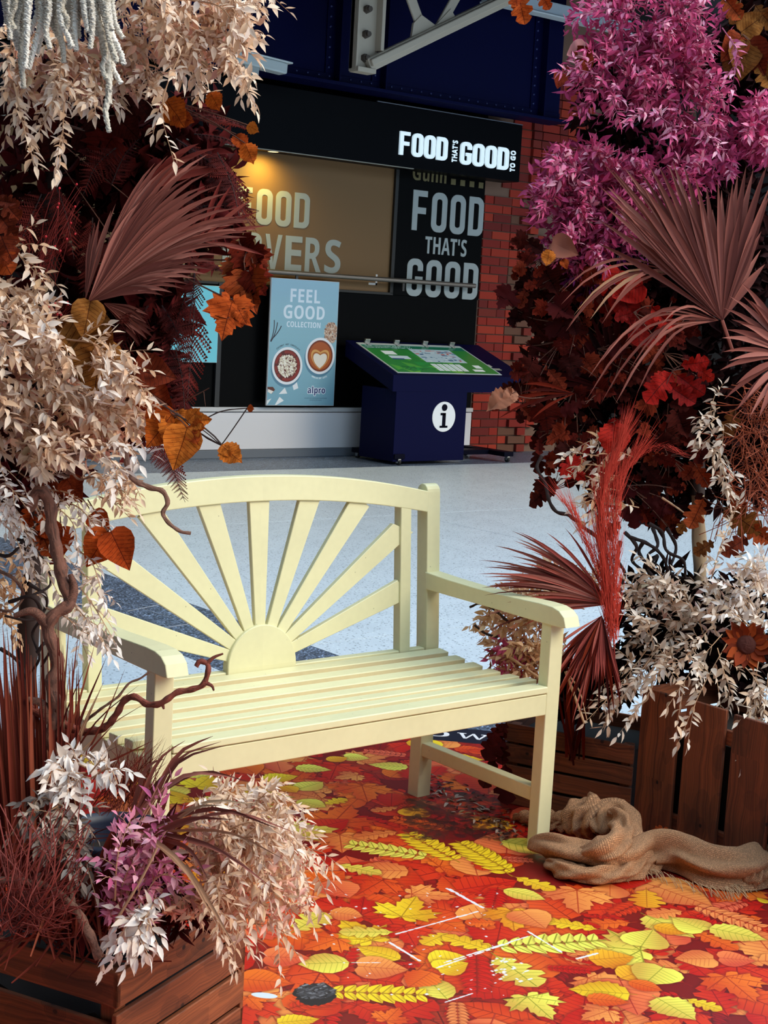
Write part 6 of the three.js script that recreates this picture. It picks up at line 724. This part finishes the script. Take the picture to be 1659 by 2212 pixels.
  // sunflower
  { const c = at(1612, 1393, 3.9), g = thing('dried_sunflower', 'rust brown dried sunflower among the white branches at right', 'flower', c.toArray()), n = camera.position.clone().sub(c).add(V(-0.2, 0.4, 0.3)).normalize(), s = n.clone().cross(V(0, 1, 0)).normalize(), u = s.clone().cross(n);
    for (let k = 0; k < 30; k++) { const a = k / 30 * D2 * 2 + R0() * 0.2, d = s.clone().multiplyScalar(Math.cos(a)).add(u.clone().multiplyScalar(Math.sin(a))); leafMesh(g, PETAL[k & 1], [PM.rust[0], PM.rust[1], PM.rust[2]][k % 3], d.clone().multiplyScalar(0.018), d.add(n.clone().multiplyScalar(0.15 + 0.25 * R0())), n, 0.044 + 0.01 * R0(), 'petal'); }
    const cg = new THREE.SphereGeometry(0.026, 20, 10, 0, D2, 0, 1.4), p = cg.attributes.position; cg.scale(1, 0.45, 1); for (let i = 0; i < p.count; i++) p.setY(i, p.getY(i) + 0.003 * nz(p.getX(i) * 300, p.getZ(i) * 300)); cg.computeVertexNormals(); const m = mesh('seed_head', cg, std('#4a1a0e', 0.9), g); m.quaternion.setFromUnitVectors(V(0, 1, 0), n); }
  // dark curly twigs
  wood_stem('dark bent twig hanging over the pale floor right of the bench back', [[1170, 985, 4.15], [1160, 1010, 4.14], [1178, 1045, 4.12], [1186, 1080, 4.1], [1200, 1104, 4.1], [1230, 1114, 4.1], [1262, 1140, 4.1], [1290, 1160, 4.1]], 0.0045, 0.0055, SM.barkDark);
  wood_stem('dark twig pointing left above the bench armrest', [[1014, 1312, 4.1], [1036, 1304, 4.1], [1060, 1312, 4.1], [1100, 1345, 4.12]], 0.003, 0.004, SM.barkDark, [], 'thin_twig');
  wood_stem('dark twig pointing left below the bench armrest', [[1025, 1350, 4.1], [1048, 1368, 4.1], [1075, 1376, 4.12]], 0.003, 0.004, SM.barkDark, [], 'thin_twig');
  [[[1350, 1150], [1375, 1180], [1365, 1210], [1390, 1240], [1380, 1280]], [[1360, 1160], [1400, 1175], [1430, 1200], [1450, 1240], [1490, 1250]], [[1400, 1130], [1430, 1150], [1440, 1190], [1475, 1210], [1480, 1260]], [[1340, 1170], [1335, 1210], [1350, 1240], [1340, 1280], [1370, 1300]], [[1420, 1200], [1400, 1230], [1420, 1260], [1410, 1300]], [[1390, 1170], [1380, 1190], [1400, 1220], [1440, 1250], [1450, 1290]], [[1380, 1360], [1420, 1340], [1440, 1310], [1470, 1320]], [[1350, 1400], [1390, 1380], [1430, 1390], [1460, 1360]], [[1440, 1140], [1460, 1180], [1450, 1220]], [[1410, 1140], [1420, 1180], [1400, 1200], [1430, 1230]]].forEach((p, i, all) => wood_stem('dark curly twig right of the plume, ' + ranked(all.map(q => q[1]))[i].replace('tips', 'bends'), p.map(([x, y]) => [x, y, 4.15 + 0.06 * R0()]), 0.0055, 0.0035, SM.barkDark, [], 'curly_branch', 'dark twigs right of the plume'));
  wood_stem('pale straight twig crossing left of the pale post', [[1430, 1075, 4.1], [1460, 1095, 4.1], [1488, 1115, 4.1]], 0.003, 0.002, SM.tan, [], 'thin_twig');
  wood_stem('tan stem leaning behind the bench armrest post', [[1095, 1415, 4.1], [1130, 1440, 4.1], [1165, 1465, 4.1]], 0.004, 0.004, SM.tan, [], 'bare_branch');
  wood_stem('tan forked stem before the low crate, right of the bench leg', [[1222, 1450, 3.98], [1240, 1500, 3.97], [1262, 1562, 3.96]], 0.004, 0.003, SM.tan, [[[1224, 1452, 3.98], [1250, 1490, 3.97], [1268, 1555, 3.96]]], 'bare_branch');
  // litter on the mat
  { const p0 = onY(1010, 1720, 0), n = 190, im = new THREE.InstancedMesh(THIN[1], new THREE.MeshStandardMaterial({ color: 0xffffff, roughness: 0.8, side: THREE.DoubleSide }), n), m = new THREE.Object3D(), c = new THREE.Color(); im.name = 'leaf_litter'; im.userData = { label: 'scattered dry leaf litter on the mat around the right rear bench leg', category: 'leaf litter', kind: 'stuff' }; im.position.copy(p0); im.castShadow = im.receiveShadow = true;
    for (let i = 0; i < n; i++) { const t = R0(), p = onY(930 + 190 * t + 60 * (R0() - 0.5), 1690 + 110 * t + 50 * (R0() - 0.5), 0.006).sub(p0); m.position.copy(p); aim(m, V(R0() - 0.5, 0.1 * (R0() - 0.5), R0() - 0.5), V(0, 1, 0), 0.012 + 0.022 * R0()); m.updateMatrix(); im.setMatrixAt(i, m.matrix); im.setColorAt(i, c.set(['#4a1a12', '#6e3a24', '#2e120d', '#8a6a44', '#b09a8c'][i % 5])); } scene.add(im); }
  bigLeaves('fallen_leaf', 'small rust leaf caught in the gap of the upright crate', [[1432, 1790, 1424, 1822, 3.98, 0.3]], { geos: MAPLE, mats: PM.redor, cat: 'leaf' });
  bigLeaves('dry_flower', 'small yellow dried flower on the burlap before the low crate', [[1245, 1750, 1235, 1738, 4.02], [1245, 1750, 1258, 1740, 4.02], [1245, 1750, 1240, 1765, 4.02], [1245, 1750, 1256, 1762, 4.02], [1245, 1750, 1230, 1752, 4.02], [1245, 1750, 1262, 1752, 4.02]], { geos: RUS, mats: PM.brown, cat: 'flower' });
}
renderer.render(scene, camera);
